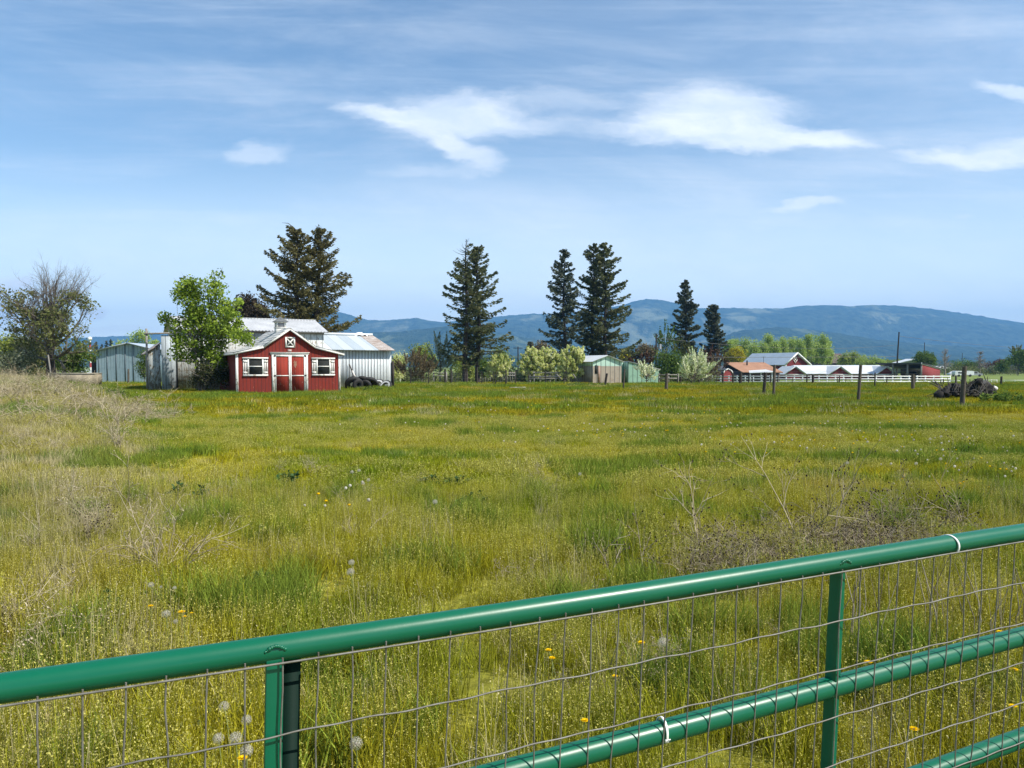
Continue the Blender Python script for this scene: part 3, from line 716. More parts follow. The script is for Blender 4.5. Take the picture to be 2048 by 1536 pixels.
def farm():
    # brown roofed house
    s = Site('brown_house', 'low dark house with brown shingle roof by the white rail fence', 'house', 1484, 150, 6)
    W = s.t(1564); he = s.h(0, 745.5); ha = s.h(0, 726, 6)
    s.part('wall', MB().box(.2, W - .3, .3, 12, -.1, he), plain('dark_house_wall', (.075, .045, .04)))
    xl = s.t(1450, 6); xr = s.t(1528, 6); r = MB()
    slab(r, (0, -.5, he - .05), (W, -.5, he - .05), (xr, 6, ha), (xl, 6, ha), .15)
    slab(r, (0 + .5, 13, he), (W, 13, he), (xr, 6, ha), (xl, 6, ha), .15)
    s.part('roof', r, 'brown_roof')
    s.part('gable', MB().add([(xl + .2, 6.2, ha - .05), (.3, .1, he), (.3, 12, he), (xl - .1, 6.2, he - 1.3)], [(0, 1, 2), (0, 3, 1)]), plain('dark_gable', (.05, .035, .035)))
    v = MB(); x = s.t(1494, 4); z = s.h(x, 731, 4); v.tube([(x, 4, z - .3), (x, 4, z + 1.0)], .16, 8); s.part('chimney', v, 'iron')
    x = s.t(1527, 5.4); z = ha; s.part('antenna', MB().tube([(x, 5.4, z - .3), (x, 5.4, z + 1.3)], .04, 5).beam((x - .5, 5.4, z + 1.2), (x + .5, 5.4, z + 1.25), .04, .04), 'iron')
    p = MB(); a, b = s.t(1490, -2), s.t(1540, -2); slab(p, (a, -4, he - .1), (b + .2, -4, he + .05), (b - .4, -1, he + .5), (a + 1.2, -1, he + .3), .14)
    s.part('porch_roof', p, 'white_roof')
    for q in (a + .4, (a + b) / 2, b - .3): s.part('porch_post', MB().box(q - .08, q + .08, -3.7, -3.5, 0, he), 'plank_white')
    # little red gambrel shed
    s = Site('garden_shed', 'small red arched garden shed with white edging and dark roof', 'shed', 1446, 140, 18)
    W = s.t(1465.5); h = s.h(0, 737.5); D = 4.5
    prof = [(0, -.1), (W, -.1), (W, h - .9), (W * .86, h - .35), (W * .5, h), (W * .14, h - .35), (0, h - .9)]
    s.part('wall', MB().prism(prof, 0, D), plain('bright_red_front', (.28, .03, .025), (.22, .02, .02)))
    t = MB(); pp = prof[2:]
    for a, b in zip(pp[:-1], pp[1:]): t.beam((a[0], -.08, a[1]), (b[0], -.08, b[1]), .12, .16, up=(0, 0, 1))
    t.beam((0, -.08, -.1), (0, -.08, h - .9), .16, .12); t.beam((W, -.08, -.1), (W, -.08, h - .9), .16, .12)
    s.part('edging', t, 'white_trim')
    r = MB()
    for a, b in zip(pp[:-1], pp[1:]): slab(r, (a[0], -.1, a[1]), (a[0], D, a[1]), (b[0], D, b[1]), (b[0], -.1, b[1]), .12)
    s.part('roof', r, 'dark_roof')
    s2 = Site('dark_shed', 'dark low outbuilding joined behind the small red garden shed', 'shed', 1424, 145, 0)
    W = s2.t(1450); h = s2.h(0, 741)
    s2.part('wall', MB().box(0, W, 0, 4, -.1, h), 'dark_inside'); s2.part('roof', slab(MB(), (-.2, -.3, h), (W, -.3, h), (W + .6, 3, h + .75), (.6, 3, h + .75), .1), 'dark_roof')
    # big red barn
    s = Site('red_barn', 'big dark red barn with grey blue roof and diamond sign on its gable', 'barn', 1571, 205, 22)
    W = s.t(1615); he = s.h(0, 727.5); ha = s.h(W * .45, 706.5); D = 17
    s.part('wall', MB().prism([(0, -.1), (W, -.1), (W, he), (W * .47, ha - .2), (0, he)], 0, D), 'barn_red')
    r = MB(); slab(r, (-.8, -.5, he - .5), (-.8, D + .5, he - .5), (W * .47, D + .5, ha), (W * .47, -.5, ha), .25)
    slab(r, (W + .8, -.5, he - .5), (W + .8, D + .5, he - .5), (W * .47, D + .5, ha), (W * .47, -.5, ha), .25)
    s.part('roof', r, 'blue_roof')
    t = MB(); t.beam((-.8, -.6, he - .4), (W * .47, -.6, ha + .1), .2, .35).beam((W + .8, -.6, he - .4), (W * .47, -.6, ha + .1), .2, .35).box(-.15, .15, -.2, -.01, 0, he)
    s.part('rake_trim', t, 'plank_white')
    cx, cz = s.t(1590), s.h(W * .4, 719.3); k = .62; q = MB()
    pts = [(cx, cz + k * 1.45), (cx + k, cz), (cx, cz - k * 1.45), (cx - k, cz)]
    for a, b in zip(pts, pts[1:] + pts[:1]): q.beam((a[0], -.12, a[1]), (b[0], -.12, b[1]), .08, .16, up=(0, 0, 1))
    q.box(cx - .16, cx + .16, -.12, -.02, cz - .22, cz + .22)
    s.part('diamond_sign', q, 'white_trim')
    # stable with gabled bays
    s = Site('stable', 'long low dark red stable with white roof and three gabled bays', 'stable', 1568, 165, 3)
    W = s.t(1785); he = s.h(0, 749); ha = s.h(0, 733, 4); D = 9
    s.part('wall', MB().box(.2, W - .2, .6, D, -.1, he), 'barn_red')
    r = MB(); slab(r, (s.t(1610), -.4, he), (W, -.4, he), (W - .2, 5, ha + .1), (s.t(1586, 5), 5, ha + .1), .18); slab(r, (0, D + .4, he), (W, D + .4, he), (W - .2, 5, ha + .1), (s.t(1586, 5), 5, ha + .1), .18)
    s.part('roof', r, 'white_roof')
    for (pl, pa, pr, lab) in ((1562, 1584, 1607, 'left bay'), (1650, 1673, 1696, 'middle bay'), (1744, 1766, 1787, 'right bay')):
        a, m, b = s.t(pl), s.t(pa), s.t(pr); hp = s.h(m, 733.5, -1.5)
        g_ = s.part('bay', MB().prism([(a + .4, -.1), (b - .4, -.1), (b - .4, he), (m, hp - .25), (a + .4, he)], -1.5, 4.6), 'barn_red', label=lab)
        r = MB(); slab(r, (a, -1.9, he - .1), (a, 5, he - .1), (m, 5, hp), (m, -1.9, hp), .16); slab(r, (b, -1.9, he - .1), (b, 5, he - .1), (m, 5, hp), (m, -1.9, hp), .16)
        s.part('bay_roof', r, 'white_roof', g_)
        t = MB(); t.box(a + .3, b - .3, -1.62, -1.51, he - .1, he + .1)
        for q in ((a * .62 + b * .38), (a * .38 + b * .62)):
            t.box(q - .55, q + .55, -1.6, -1.51, he - .9, he - .78).box(q - .55, q - .43, -1.6, -1.51, 0, he - .78).box(q + .43, q + .55, -1.6, -1.51, 0, he - .78)
        s.part('bay_trim', t, 'plank_white', g_)
    # open fronted hay shed
    s = Site('open_shed', 'open fronted hay shed with red end wall and mono pitch roof', 'shed', 1764, 165, -46)
    W = s.t(1844); h1 = s.h(W, 728); D = 11; h2 = h1 - 1.1
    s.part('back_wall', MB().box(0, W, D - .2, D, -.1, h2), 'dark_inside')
    e = MB(); e.hexa([(W - .1, 0, -.1), (W + .1, 0, -.1), (W + .1, D, -.1), (W - .1, D, -.1)], [(W - .1, 0, h1), (W + .1, 0, h1), (W + .1, D, h2), (W - .1, D, h2)])
    s.part('end_wall', e, siding('bright_barn_red', (.22, .022, .02), (.18, .018, .016), .6, .05, 0))
    s.part('roof', slab(MB(), (-1, -.7, h1 + .05), (W + .3, -.7, h1 + .05), (W + .3, D + .3, h2 + .02), (-1, D + .3, h2 + .02), .18), 'dark_roof')
    t = MB(); t.beam((W + .15, -.75, h1 + .1), (W + .15, D + .3, h2 + .1), .12, .35); s.part('rake_trim', t, 'plank_white')
    for px in (1786, 1815.5, 1843): x = s.t(px); s.part('post', MB().box(x - .16, x + .16, -.16, .16, 0, h1 - .02), 'wood_grey')
    hay = plain('hay', (.32, .27, .13), (.2, .17, .09), .95); rng = np.random.default_rng(8)
    for i in range(10):
        x = rng.uniform(1, W - 1.5); z = .45 * rng.integers(0, 4); s.part('stored_bale', MB().box(x, x + .95, 4 + rng.random(), 5.5, z, z + .42), hay)
    # far brown roofs and others
    s = Site('far_house', 'distant house with dark brown roof right of the poplars', 'house', 1640, 330, 0)
    W = s.t(1702); he = s.h(0, 727); ha = s.h(0, 707.5)
    s.part('wall', MB().box(0, W, .4, 10, -.1, he), 'umber_roof'); s.part('roof', slab(slab(MB(), (-.5, 0, he), (W, 0, he), (W - 2, 6, ha), (0, 6, ha), .2), (-.5, 12, he), (W, 12, he), (W - 2, 6, ha), (0, 6, ha), .2), 'umber_roof')
    s = Site('far_shed', 'distant shed with a single white roof slope beyond the open shed', 'shed', 1802, 300, -8)
    W = s.t(1829); s.part('wall', MB().prism([(0, -.1), (W, -.1), (W, s.h(W, 719)), (0, s.h(0, 727))], 0, 9), plain('olive_wall', (.22, .24, .12)))
    s.part('roof', slab(MB(), (-.5, -.4, s.h(0, 727)), (-.5, 9, s.h(0, 727)), (W, 9, s.h(W, 719)), (W, -.4, s.h(W, 719)), .3), 'white_roof')
    s = Site('far_cabin', 'tiny white building right of the red end wall', 'building', 1877, 320, 4)
    W = s.t(1900); he = s.h(0, 733); s.part('wall', MB().box(0, W, 0, 6, -.1, he - 1), 'tan_metal'); s.part('roof', slab(MB(), (-.4, -.4, he - 1), (W, -.4, he - 1), (W - .6, 4, he), (.6, 4, he), .2), 'white_roof')
    s.part('pillar', MB().box(W - .2, W + 1.2, -1, 0, -.1, he - 1.2), 'plank_white')
    s = Site('low_barn', 'low dark barn among the far trees at the right edge', 'barn', 1975, 300, -2)
    W = s.t(2060); s.part('wall', MB().box(0, W, 0, 8, -.1, 1.4), 'dark_inside'); s.part('roof', slab(MB(), (-.4, -.4, 1.35), (W, -.4, 1.35), (W, 5, 3.0), (.6, 5, 3.0), .2), plain('charcoal_roof', (.05, .05, .055)))
farm()

# ---------------- green gate in front ----------------
def gate():
    z0, z1 = .98, 1.745
    a = P(0, 1377, z0); b = P(2048, 1067, z1); u = (b - a); L = u.length; u.normalize()
    dn = Vector((-.03, 0.0, -1)).normalized(); n = u.cross(dn).normalized()
    if n.y > 0: n = -n                     # towards the camera
    s0, s1 = -1.6, L + 2.6
    root = thing('gate', 'green tubular metal farm gate with welded wire mesh across the foreground', 'gate', a)
    G = lambda s, d, o=0.: (u * s + dn * (d * (1 + .078 * max(L - s, -.6))) + n * o)
    rr = .0195; SP = .2445
    def sag(s): return .0035 * math.sin(s * 2.2)
    for i in range(5):
        mb = MB(); mb.tube([G(s, SP * i + sag(s)) for s in np.linspace(s0, s1, 90)], rr if i == 0 else .0208, 40)
        mb.build('top_rail' if i == 0 else 'rail', M['gate_green'], root, True)
    def s_at(px):        # place along the gate seen at pixel column px
        r = (px - 1024) / FPX; return (r * a.y - a.x) / (u.x - r * u.y)
    # left upright: flat bar and a deeper strip behind it, shade painted near black
    s = s_at(541); w = .0125
    def bar(mb, s, wd, o0, o1, d0, d1):
        mb.hexa([G(s - wd, d1, o1), G(s + wd, d1, o1), G(s + wd, d1, o0), G(s - wd, d1, o0)], [G(s - wd, d0, o1), G(s + wd, d0, o1), G(s + wd, d0, o0), G(s - wd, d0, o0)])
    mb = MB(); bar(mb, s, w, .002, .0165, .004, SP * 4 + .01); up1 = mb.build('upright', M['gate_green'], root); 
    bm = up1.modifiers.new('bev', 'BEVEL'); bm.width = .0018; bm.segments = 3
    mb = MB(); bar(mb, s + w + .0135, .0128, -.030, -.002, .012, SP * 4 + .01); mb.build('shade_strip', M['gate_shade'], root, False)['label'] = 'right side of the left upright, its shade painted near black'
    s = s_at(1683); mb = MB(); k = .0165
    mb.tube([G(s, d) for d in np.linspace(.006, SP * 4, 6)], k, 4)
    for e in (s0, s1): MB().tube([G(e, d) for d in np.linspace(-.002, SP * 4 + .002, 12)], rr, 24).build('end_tube', M['gate_green'], root, True)
    # turn the square tube so that an edge faces the viewer
    o = mb.build('upright', M['gate_green'], root); bm = o.modifiers.new('bev', 'BEVEL'); bm.width = .002; bm.segments = 3
    for sx, wd in ((s_at(541), .0125), (s_at(1683), .012)):
        mb = MB(); rng = np.random.default_rng(3)
        for i in range(11):
            t = i / 10; c = G(sx - wd * 1.1 + 2.2 * wd * t, -.001 - .006 * math.sin(math.pi * t), .0185 + .001 * math.sin(math.pi * t)); mb.ball(c, .0030 * rng.uniform(.8, 1.25), 8, 5)
        mb.build('weld', M['gate_green'], root, True)
    # welded wire mesh
    rng = np.random.default_rng(12); mb = MB(); off = rr + .002; top = .0125
    s = s0 + .02; k = 0
    while s < s1:
        w_ = rng.standard_normal(4) * .0011; ln = rng.standard_normal() * .0022
        nrs = 24
        mb.tube([G(s + w_[0] * math.sin(d * 17 + w_[1] * 3000) + w_[2] * math.sin(d * 41) + ln * d / .5, d, off + .001 * math.sin(d * 25 + k)) for d in np.linspace(top - .004, .98, nrs)], .00135, 6)
        s += .0508; k += 1
    d = top; j = 0
    while d < .99:
        ph = rng.random() * 6; am = 0 if j == 0 else .0009
        mb.tube([G(s, d + sag(s) + am * math.sin(s * 61 + ph) + am * math.sin(s * 23 + ph * 2), off + .0026) for s in np.arange(s0, s1, .012)], .00165 if j == 0 else .00135, 6)
        d += .0935; j += 1
    mb.build('wire_mesh', M['galv'], root, True)
    # cable ties
    for (px, i, tw) in ((1903, 0, .006), (1338, 1, -.003)):
        s = s_at(px); mb = MB(); R_ = rr + .0016; pts = []
        for t in np.linspace(-1.9, 2.2, 40): pts.append((t, G(s + tw * math.sin(t), SP * i - math.cos(t) * R_, math.sin(t) * R_ + .001)))
        V = []; 
        for t, p in pts: V += [tuple(p - u * .0023), tuple(p + u * .0023)]
        m2 = len(pts); mb.add(V, [(2 * q, 2 * q + 1, 2 * q + 3, 2 * q + 2) for q in range(m2 - 1)])
        hd = pts[2][1] if i == 0 else pts[-3][1]
        o = mb.build('cable_tie', M['tie'], root); sm = o.modifiers.new('t', 'SOLIDIFY'); sm.thickness = .0016
        mb = MB(); mb.hexa([hd + x * u * .0035 + y * n * .003 - dn * .000 + dn * .003 for x, y in ((-1, 1), (1, 1), (1, -1), (-1, -1))], [hd + x * u * .0035 + y * n * .003 - dn * .0035 for x, y in ((-1, 1), (1, 1), (1, -1), (-1, -1))])
        mb.beam(hd, hd + n * .006 - dn * .004 + u * .004, .003, .0015)
        mb.build('tie_head', M['tie'], o)
gate()
# ---------------- trees ----------------
def rvec(rng, n):
    v = rng.standard_normal((n, 3)); return v / np.linalg.norm(v, axis=1)[:, None]
def leafquads(mb, pos, rng, size, asp=.5, v=None, up=0.0, direc=None, jit=.35):
    n = len(pos); u = rvec(rng, n)
    if direc is not None: u = direc + jit * u; u /= np.linalg.norm(u, axis=1)[:, None] + 1e-9
    if up: u[:, 2] *= 1 - up; u /= np.linalg.norm(u, axis=1)[:, None] + 1e-9
    w = np.cross(u, rvec(rng, n)); w /= np.linalg.norm(w, axis=1)[:, None] + 1e-9
    s = size * rng.uniform(.55, 1.35, n)[:, None]
    mb.cards(pos, u * s * .5, w * s * .5 * asp, v if v is not None else rng.random(n))

M['needle'] = leafmat('conifer_needles', [(.055, .072, .036), (.11, .13, .058), (.17, .175, .078), (.25, .22, .11)], .4)
M['needle_brown'] = leafmat('brownish_spruce_needles', [(.055, .058, .026), (.125, .118, .05), (.20, .178, .070), (.29, .25, .11)], .4)
M['needle_blue'] = leafmat('dark_blue_conifer_needles', [(.042, .056, .042), (.085, .105, .072), (.13, .145, .095), (.20, .19, .12)], .35)

def conifer(label, pxb, tip, depth, rad_px, crown_py, seed, mat='needle', power=.85, blunt=0., lean_dead=0, sides=(1, 1), size=.42, nb=150, dens=46, trunk_w=.34, gap=.25, upturn=.25, droop=.18, dead=0, group=None):
    b = P(pxb, HOR, depth); zb = H(b.x, b.y); base = Vector((b.x, b.y, zb - .2))
    t = P(tip[0], tip[1], depth); h = t.z - base.z; off = t.x - base.x
    zc = P(pxb, crown_py, depth).z - base.z; Rm = rad_px * depth / FPX
    rng = np.random.default_rng(seed); root = thing('conifer', label, 'tree', base, 0, group)
    def axis(z): return np.array([off * z / h + .12 * math.sin(z * .5 + seed), .1 * math.sin(z * .4), z])
    mb = MB(); zs = np.linspace(0, h, 14); mb.tube([axis(z) for z in zs], trunk_w * (1 - zs / h) ** .8 + .02, 8)
    kk = max(1, depth / 75); F = []; D_ = []; VV = []; brs = MB()
    for i in range(nb):
        s = (i + rng.random()) / nb; s = s ** .92; z = zc + (h - zc) * s * .995
        prof = Rm * ((1 - s) ** power) * (1 - blunt * 0) + .25
        if blunt: prof = max(prof, Rm * blunt * math.sqrt(max(1 - ((s - .5) / .5) ** 2, 0)) if s > .5 else prof)
        prof *= .72 + .28 * min(1, s / .12)
        az = rng.random() * 2 * math.pi; ca, sa = math.cos(az), math.sin(az)
        side = sides[1] if ca > 0 else sides[0]
        L = prof * rng.choice([1.12, 1., .85, .6], p=[.22, .33, .27, .18]) * (1 + (side - 1) * abs(ca)) * rng.uniform(.85, 1.12)
        if math.sin(z * 1.9 + 3 * az + seed) > 1 - gap * .6: L *= .55
        L = max(L, .25); d0 = -droop * rng.uniform(.3, 1.6) + .45 * s
        k = 7; q = np.linspace(0, 1, k); o = axis(z)
        pts = np.stack([o[0] + ca * L * q, o[1] + sa * L * q, o[2] + L * (d0 * q + upturn * rng.uniform(.5, 1.3) * q ** 3)], 1)
        isdead = rng.random() < .04 + dead * (s > .8)
        brs.tube(pts, np.linspace(.035 + .012 * L, .008, k), 3, cap=False)
        if isdead: continue
        n = int(dens * 1.75 * (.35 + L / Rm) / kk ** .3)
        tt = rng.random(n) ** .62 * .95 + .08
        wd = .16 + .27 * L * np.sin(np.clip(tt, 0, 1) * math.pi) ** .8 * .55
        side_ = rng.standard_normal(n) * .6
        px_ = np.interp(tt, q, pts[:, 0]) - sa * side_ * wd; py_ = np.interp(tt, q, pts[:, 1]) + ca * side_ * wd
        pz_ = np.interp(tt, q, pts[:, 2]) - np.abs(rng.standard_normal(n)) * (.10 + .035 * L) + .05
        F.append(np.stack([px_, py_, pz_], 1))
        dd = np.stack([np.full(n, ca) - sa * side_ * .8, np.full(n, sa) + ca * side_ * .8, np.full(n, -.25)], 1); D_.append(dd / np.linalg.norm(dd, axis=1)[:, None])
        VV.append(np.clip(rng.normal(.42 + .12 * math.sin(i * 1.7), .2, n), 0, 1))
    F = np.vstack(F); D_ = np.vstack(D_); VV = np.concatenate(VV)
    mb2 = MB(); leafquads(mb2, F, rng, .9 * size * kk ** .7, .42, VV, direc=D_, jit=.55)
    if lean_dead:
        o = axis(h * .985); mb.tube([o, o + (-.25, 0, .35), o + (-.75, 0, .75), o + (-1.3, 0, .8)], [.05, .04, .025, .01], 4)
        mb.tube([o + (-.25, 0, .35), o + (-.6, .1, .35), o + (-.8, .1, .2)], [.02, .015, .008], 3); mb.tube([o + (-.5, 0, .55), o + (-.85, .1, .5)], [.02, .008], 3)
    mb.build('trunk', M['bark_dark'], root); brs.build('branches', M['bark_dark'], root); mb2.build('crown', M[mat], root)
    return root
conifer('big brownish spruce rising left of centre behind the barn, with a bent dead tip', 603, (592, 460), 66, 80, 664, 1, 'needle_brown', .55, .48, 1, (1., .75),   .30, 130, 68, gap=.8, droop=.10, upturn=.28)
conifer('right half of the twin brownish spruce behind the barn, broad and blunt topped', 628, (640, 459), 67, 76, 672, 2, 'needle_brown', .55, .50, 0, (.75, 1.02),   .30, 130, 68, gap=.8, droop=.10, upturn=.28)
conifer('tall dark fir with bare leader, left one of the pair in the middle', 931, (933, 478), 100, 60, 722, 3, 'needle', .60, 0, 0, (1., .9), .33, 150, 50, gap=.55, dead=.9, trunk_w=.36)
conifer('bushy round topped fir, right one of the pair in the middle', 957, (955, 494), 101, 64, 728, 4, 'needle', .50, .5, 0, (.8, 1.0), .33, 165, 56, gap=.4, trunk_w=.36)
conifer('tall dark fir standing left of the close pair behind the blossoming trees', 1130, (1127, 498), 118, 53, 712, 5, 'needle_blue', .62, 0, 0, (1., .8), .36, 150, 56, gap=.55)
conifer('narrow topped dark fir, left one of the close pair behind the green shed', 1184, (1188, 487), 122, 48, 715, 6, 'needle', .55, 0, 0, (1., .9), .36, 150, 58, gap=.4)
conifer('tallest bushy fir, right one of the close pair behind the green shed', 1212, (1209, 486), 120, 58, 728, 7, 'needle', .55, .3, 0, (.75, 1.08), .36, 180, 62, gap=.4)
conifer('dark pointed spruce behind the garden left of the farm', 1371, (1371, 561), 150, 35, 708, 8, 'needle_blue', .70, 0, 0, (1, 1), .36, 140, 66, gap=.3, trunk_w=.3)
conifer('shorter dark spruce right of the pointed one, by the yellow willow', 1428, (1427, 610), 160, 26, 722, 9, 'needle_blue', .45, .5, 0, (1, 1), .36, 120, 66, gap=.3, trunk_w=.3)
conifer('small dark spruce top showing behind the blossoming trees', 1059, (1059, 683), 170, 12, 738, 10, 'needle_blue', .8, nb=60, dens=40)
conifer('tiny far conifer first left above the blue grey shed roof', 193, (193, 685), 330, 6, 730, 31, 'needle_blue', .9, nb=40, dens=22)
conifer('tiny far conifer second from left above the blue grey shed roof', 204, (204, 689), 330, 5, 730, 32, 'needle_blue', .9, nb=40, dens=22)
conifer('tiny far conifer third from left above the blue grey shed roof', 213, (213, 682), 330, 6, 730, 33, 'needle_blue', .9, nb=40, dens=22)
conifer('tiny far conifer rightmost above the blue grey shed roof', 222, (222, 679), 330, 6, 730, 34, 'needle_blue', .9, nb=40, dens=22)

def curve(p, q, rng, wob=.12, k=6, rise=.0):
    p = np.array(p, float); q = np.array(q, float); t = np.linspace(0, 1, k)[:, None]; L = np.linalg.norm(q - p)
    m = p + (q - p) * t; m += np.sin(t * math.pi) * (rng.standard_normal(3) * wob * L * .5)[None]; m[:, 2:] += np.sin(t * math.pi) * rise * L
    return m
def bushy(name, label, cat, px, depth, ells, mat, seed, n=60, leaves=60, leaf=.16, cr=.55, stems=None, bark='bark', trunk_r=.14, asp=.55, group=None, shell=.45, twigs=0, twigpx=None, limb_r=.035, up=0, spike=0, tone=.16, zb=None):
    """ells: crown lobes in photo pixels (px, py, rx, ry)"""
    rng = np.random.default_rng(seed); b = P(px, HOR, depth); z0 = H(b.x, b.y) if zb is None else zb
    base = Vector((b.x, b.y, z0)); root = thing(name, label, cat, base, 0, group); k = depth / FPX
    E = []
    for (ex, ey, rx, ry) in ells:
        q = P(ex, ey, depth) - base; E.append((np.array([q.x, 0, q.z]), np.array([rx * k, (rx + ry) * .5 * k * .85, ry * k])))
    area = np.array([e[1][0] * e[1][2] for e in E]); pr = area / area.sum()
    cs = []; sh = []
    for i in range(n):
        c, r = E[rng.choice(len(E), p=pr)]; d = rvec(rng, 1)[0]; f = rng.random() ** shell
        cs.append(c + d * r * f * .93); sh.append(f)
    cs = np.array(cs); cs[:, 2] = np.maximum(cs[:, 2], .15)
    tr = MB(); top = cs[:, 2].max() * .72; sts = stems or [(0, 0)]
    mains = []
    for (dx, dy) in sts:
        q = curve((dx * .25, dy * .25, -.1), (dx, dy, top * rng.uniform(.85, 1.05)), rng, .06, 8); mains.append(q)
        tr.tube(q, np.linspace(trunk_r, trunk_r * .25, 8), 7)
    br = MB()
    for c in cs[::1 if n < 90 else 2]:
        q = mains[rng.integers(len(mains))]; zt = max(.15, c[2] * rng.uniform(.35, .7)); j = int(np.clip(np.searchsorted(q[:, 2], zt), 0, len(q) - 1))
        cv = curve(q[j], c, rng, .16, 6); br.tube(cv, np.linspace(limb_r, .008, 6), 3, cap=False)
    lv = MB(); pos = []; dr = []; vv = []
    for c, f in zip(cs, sh):
        m_ = int(leaves * rng.uniform(.6, 1.4)); d = rvec(rng, m_) * (rng.random(m_) ** .5)[:, None] * cr * rng.uniform(.7, 1.25)
        if spike:
            ax = c - np.array([0, 0, cs[:, 2].min()]); ax = ax / (np.linalg.norm(ax) + 1e-6); ax = ax + np.array([0, 0, .6]); ax += .35 * rng.standard_normal(3)
            t = rng.random(m_)[:, None]; d = d * .28 * (1.15 - t) + ax[None] * t * cr * 2.0 * spike
        pos.append(c + d); vv.append(np.clip(rng.normal(.45 + tone * rng.standard_normal(), .2, m_), 0, 1))
    pos = np.vstack(pos); leafquads(lv, pos, rng, leaf, asp, np.concatenate(vv), up=up)
    tr.build('trunk', M[bark], root); br.build('limbs', M[bark], root); lv.build('crown', M[mat] if isinstance(mat, str) else mat, root)
    if twigs:
        tw = MB()
        for i in range(twigs):
            c = cs[rng.integers(len(cs))]; d = c - np.array([0, 0, top * .4]); d /= np.linalg.norm(d) + 1e-6
            d = d + .3 * rng.standard_normal(3); e = c + d * cr * rng.uniform(.6, 1.8)
            tw.tube(curve(c, e, rng, .15, 4), [.012, .01, .007, .004], 3, cap=False)
        tw.build('twigs', M['bark_pale'], root)
    return root
M['maple'] = leafmat('fresh_maple_leaves', [(.09, .14, .015), (.17, .25, .028), (.28, .37, .05), (.40, .50, .10)], .42)
M['olive'] = leafmat('sparse_dark_leaves', [(.10, .115, .035), (.16, .18, .06), (.23, .24, .09), (.31, .28, .14)], .45)
M['green'] = leafmat('mid_green_leaves', [(.05, .085, .018), (.09, .15, .03), (.15, .22, .045), (.24, .31, .07)], .4)
M['yellowgreen'] = leafmat('yellow_green_leaves', [(.16, .21, .03), (.26, .32, .06), (.38, .43, .10), (.50, .52, .20)], .45)
M['willow'] = leafmat('yellow_willow_leaves', [(.22, .19, .01), (.34, .30, .015), (.45, .39, .03), (.55, .46, .06)], .4)
M['poplar'] = leafmat('spring_poplar_leaves', [(.22, .30, .06), (.32, .42, .10), (.42, .52, .15), (.52, .60, .22)], .5)
M['blossom'] = leafmat('cream_blossom', [(.34, .42, .09), (.62, .66, .24), (.84, .84, .46), (.92, .90, .66)], .55)
M['blossom_white'] = leafmat('white_blossom', [(.26, .36, .08), (.60, .66, .36), (.86, .87, .66), (.92, .91, .78)], .3)
M['brownbud'] = leafmat('brown_budding_twigs', [(.11, .085, .05), (.17, .13, .075), (.23, .18, .10), (.30, .26, .14)], .3)
M['redbud'] = leafmat('reddish_leaves', [(.07, .04, .03), (.12, .065, .045), (.17, .10, .06), (.21, .15, .08)], .25)
M['greybud'] = leafmat('grey_green_blossom', [(.13, .15, .08), (.22, .25, .14), (.34, .36, .23), (.52, .53, .40)], .4)

# maple before the barn
bushy('maple_tree', 'fresh light green maple in front of the white barn left of the red shed', 'tree', 404, 47, [(375, 585, 26, 34), (430, 575, 26, 32), (452, 612, 30, 30), (400, 628, 42, 36), (445, 655, 42, 26), (372, 650, 28, 26), (480, 672, 24, 18), (410, 700, 48, 34), (360, 690, 22, 30), (440, 735, 30, 30), (330, 640, 14, 10)], 'maple', 21, 175, 78, .165, .46, [(0, 0), (-.6, .2), (.5, -.1)], trunk_r=.11, asp=.75, shell=.42, twigs=60, limb_r=.022)
bushy('shrub', 'dark dry bush at the foot of the maple against the barn wall', 'shrub', 425, 46.2, [(415, 748, 26, 24), (446, 756, 14, 18), (388, 758, 12, 14)], leafmat('dark_undergrowth', [(.02, .03, .012), (.04, .05, .02), (.07, .075, .03), (.12, .12, .06)], .2), 22, 40, 70, .12, .34, [(0, 0), (.3, .1), (-.4, 0)], trunk_r=.03, twigs=70)
bushy('dark_tree', 'purple brown conifer like tree behind the barn between maple and spruce', 'tree', 490, 72, [(470, 625, 26, 28), (500, 612, 24, 26), (525, 628, 18, 18), (498, 650, 48, 22)], leafmat('purple_brown_needles', [(.02, .018, .014), (.045, .036, .026), (.07, .055, .04), (.10, .085, .06)], .15), 23, 90, 110, .22, .70, bark='bark_dark', spike=0)

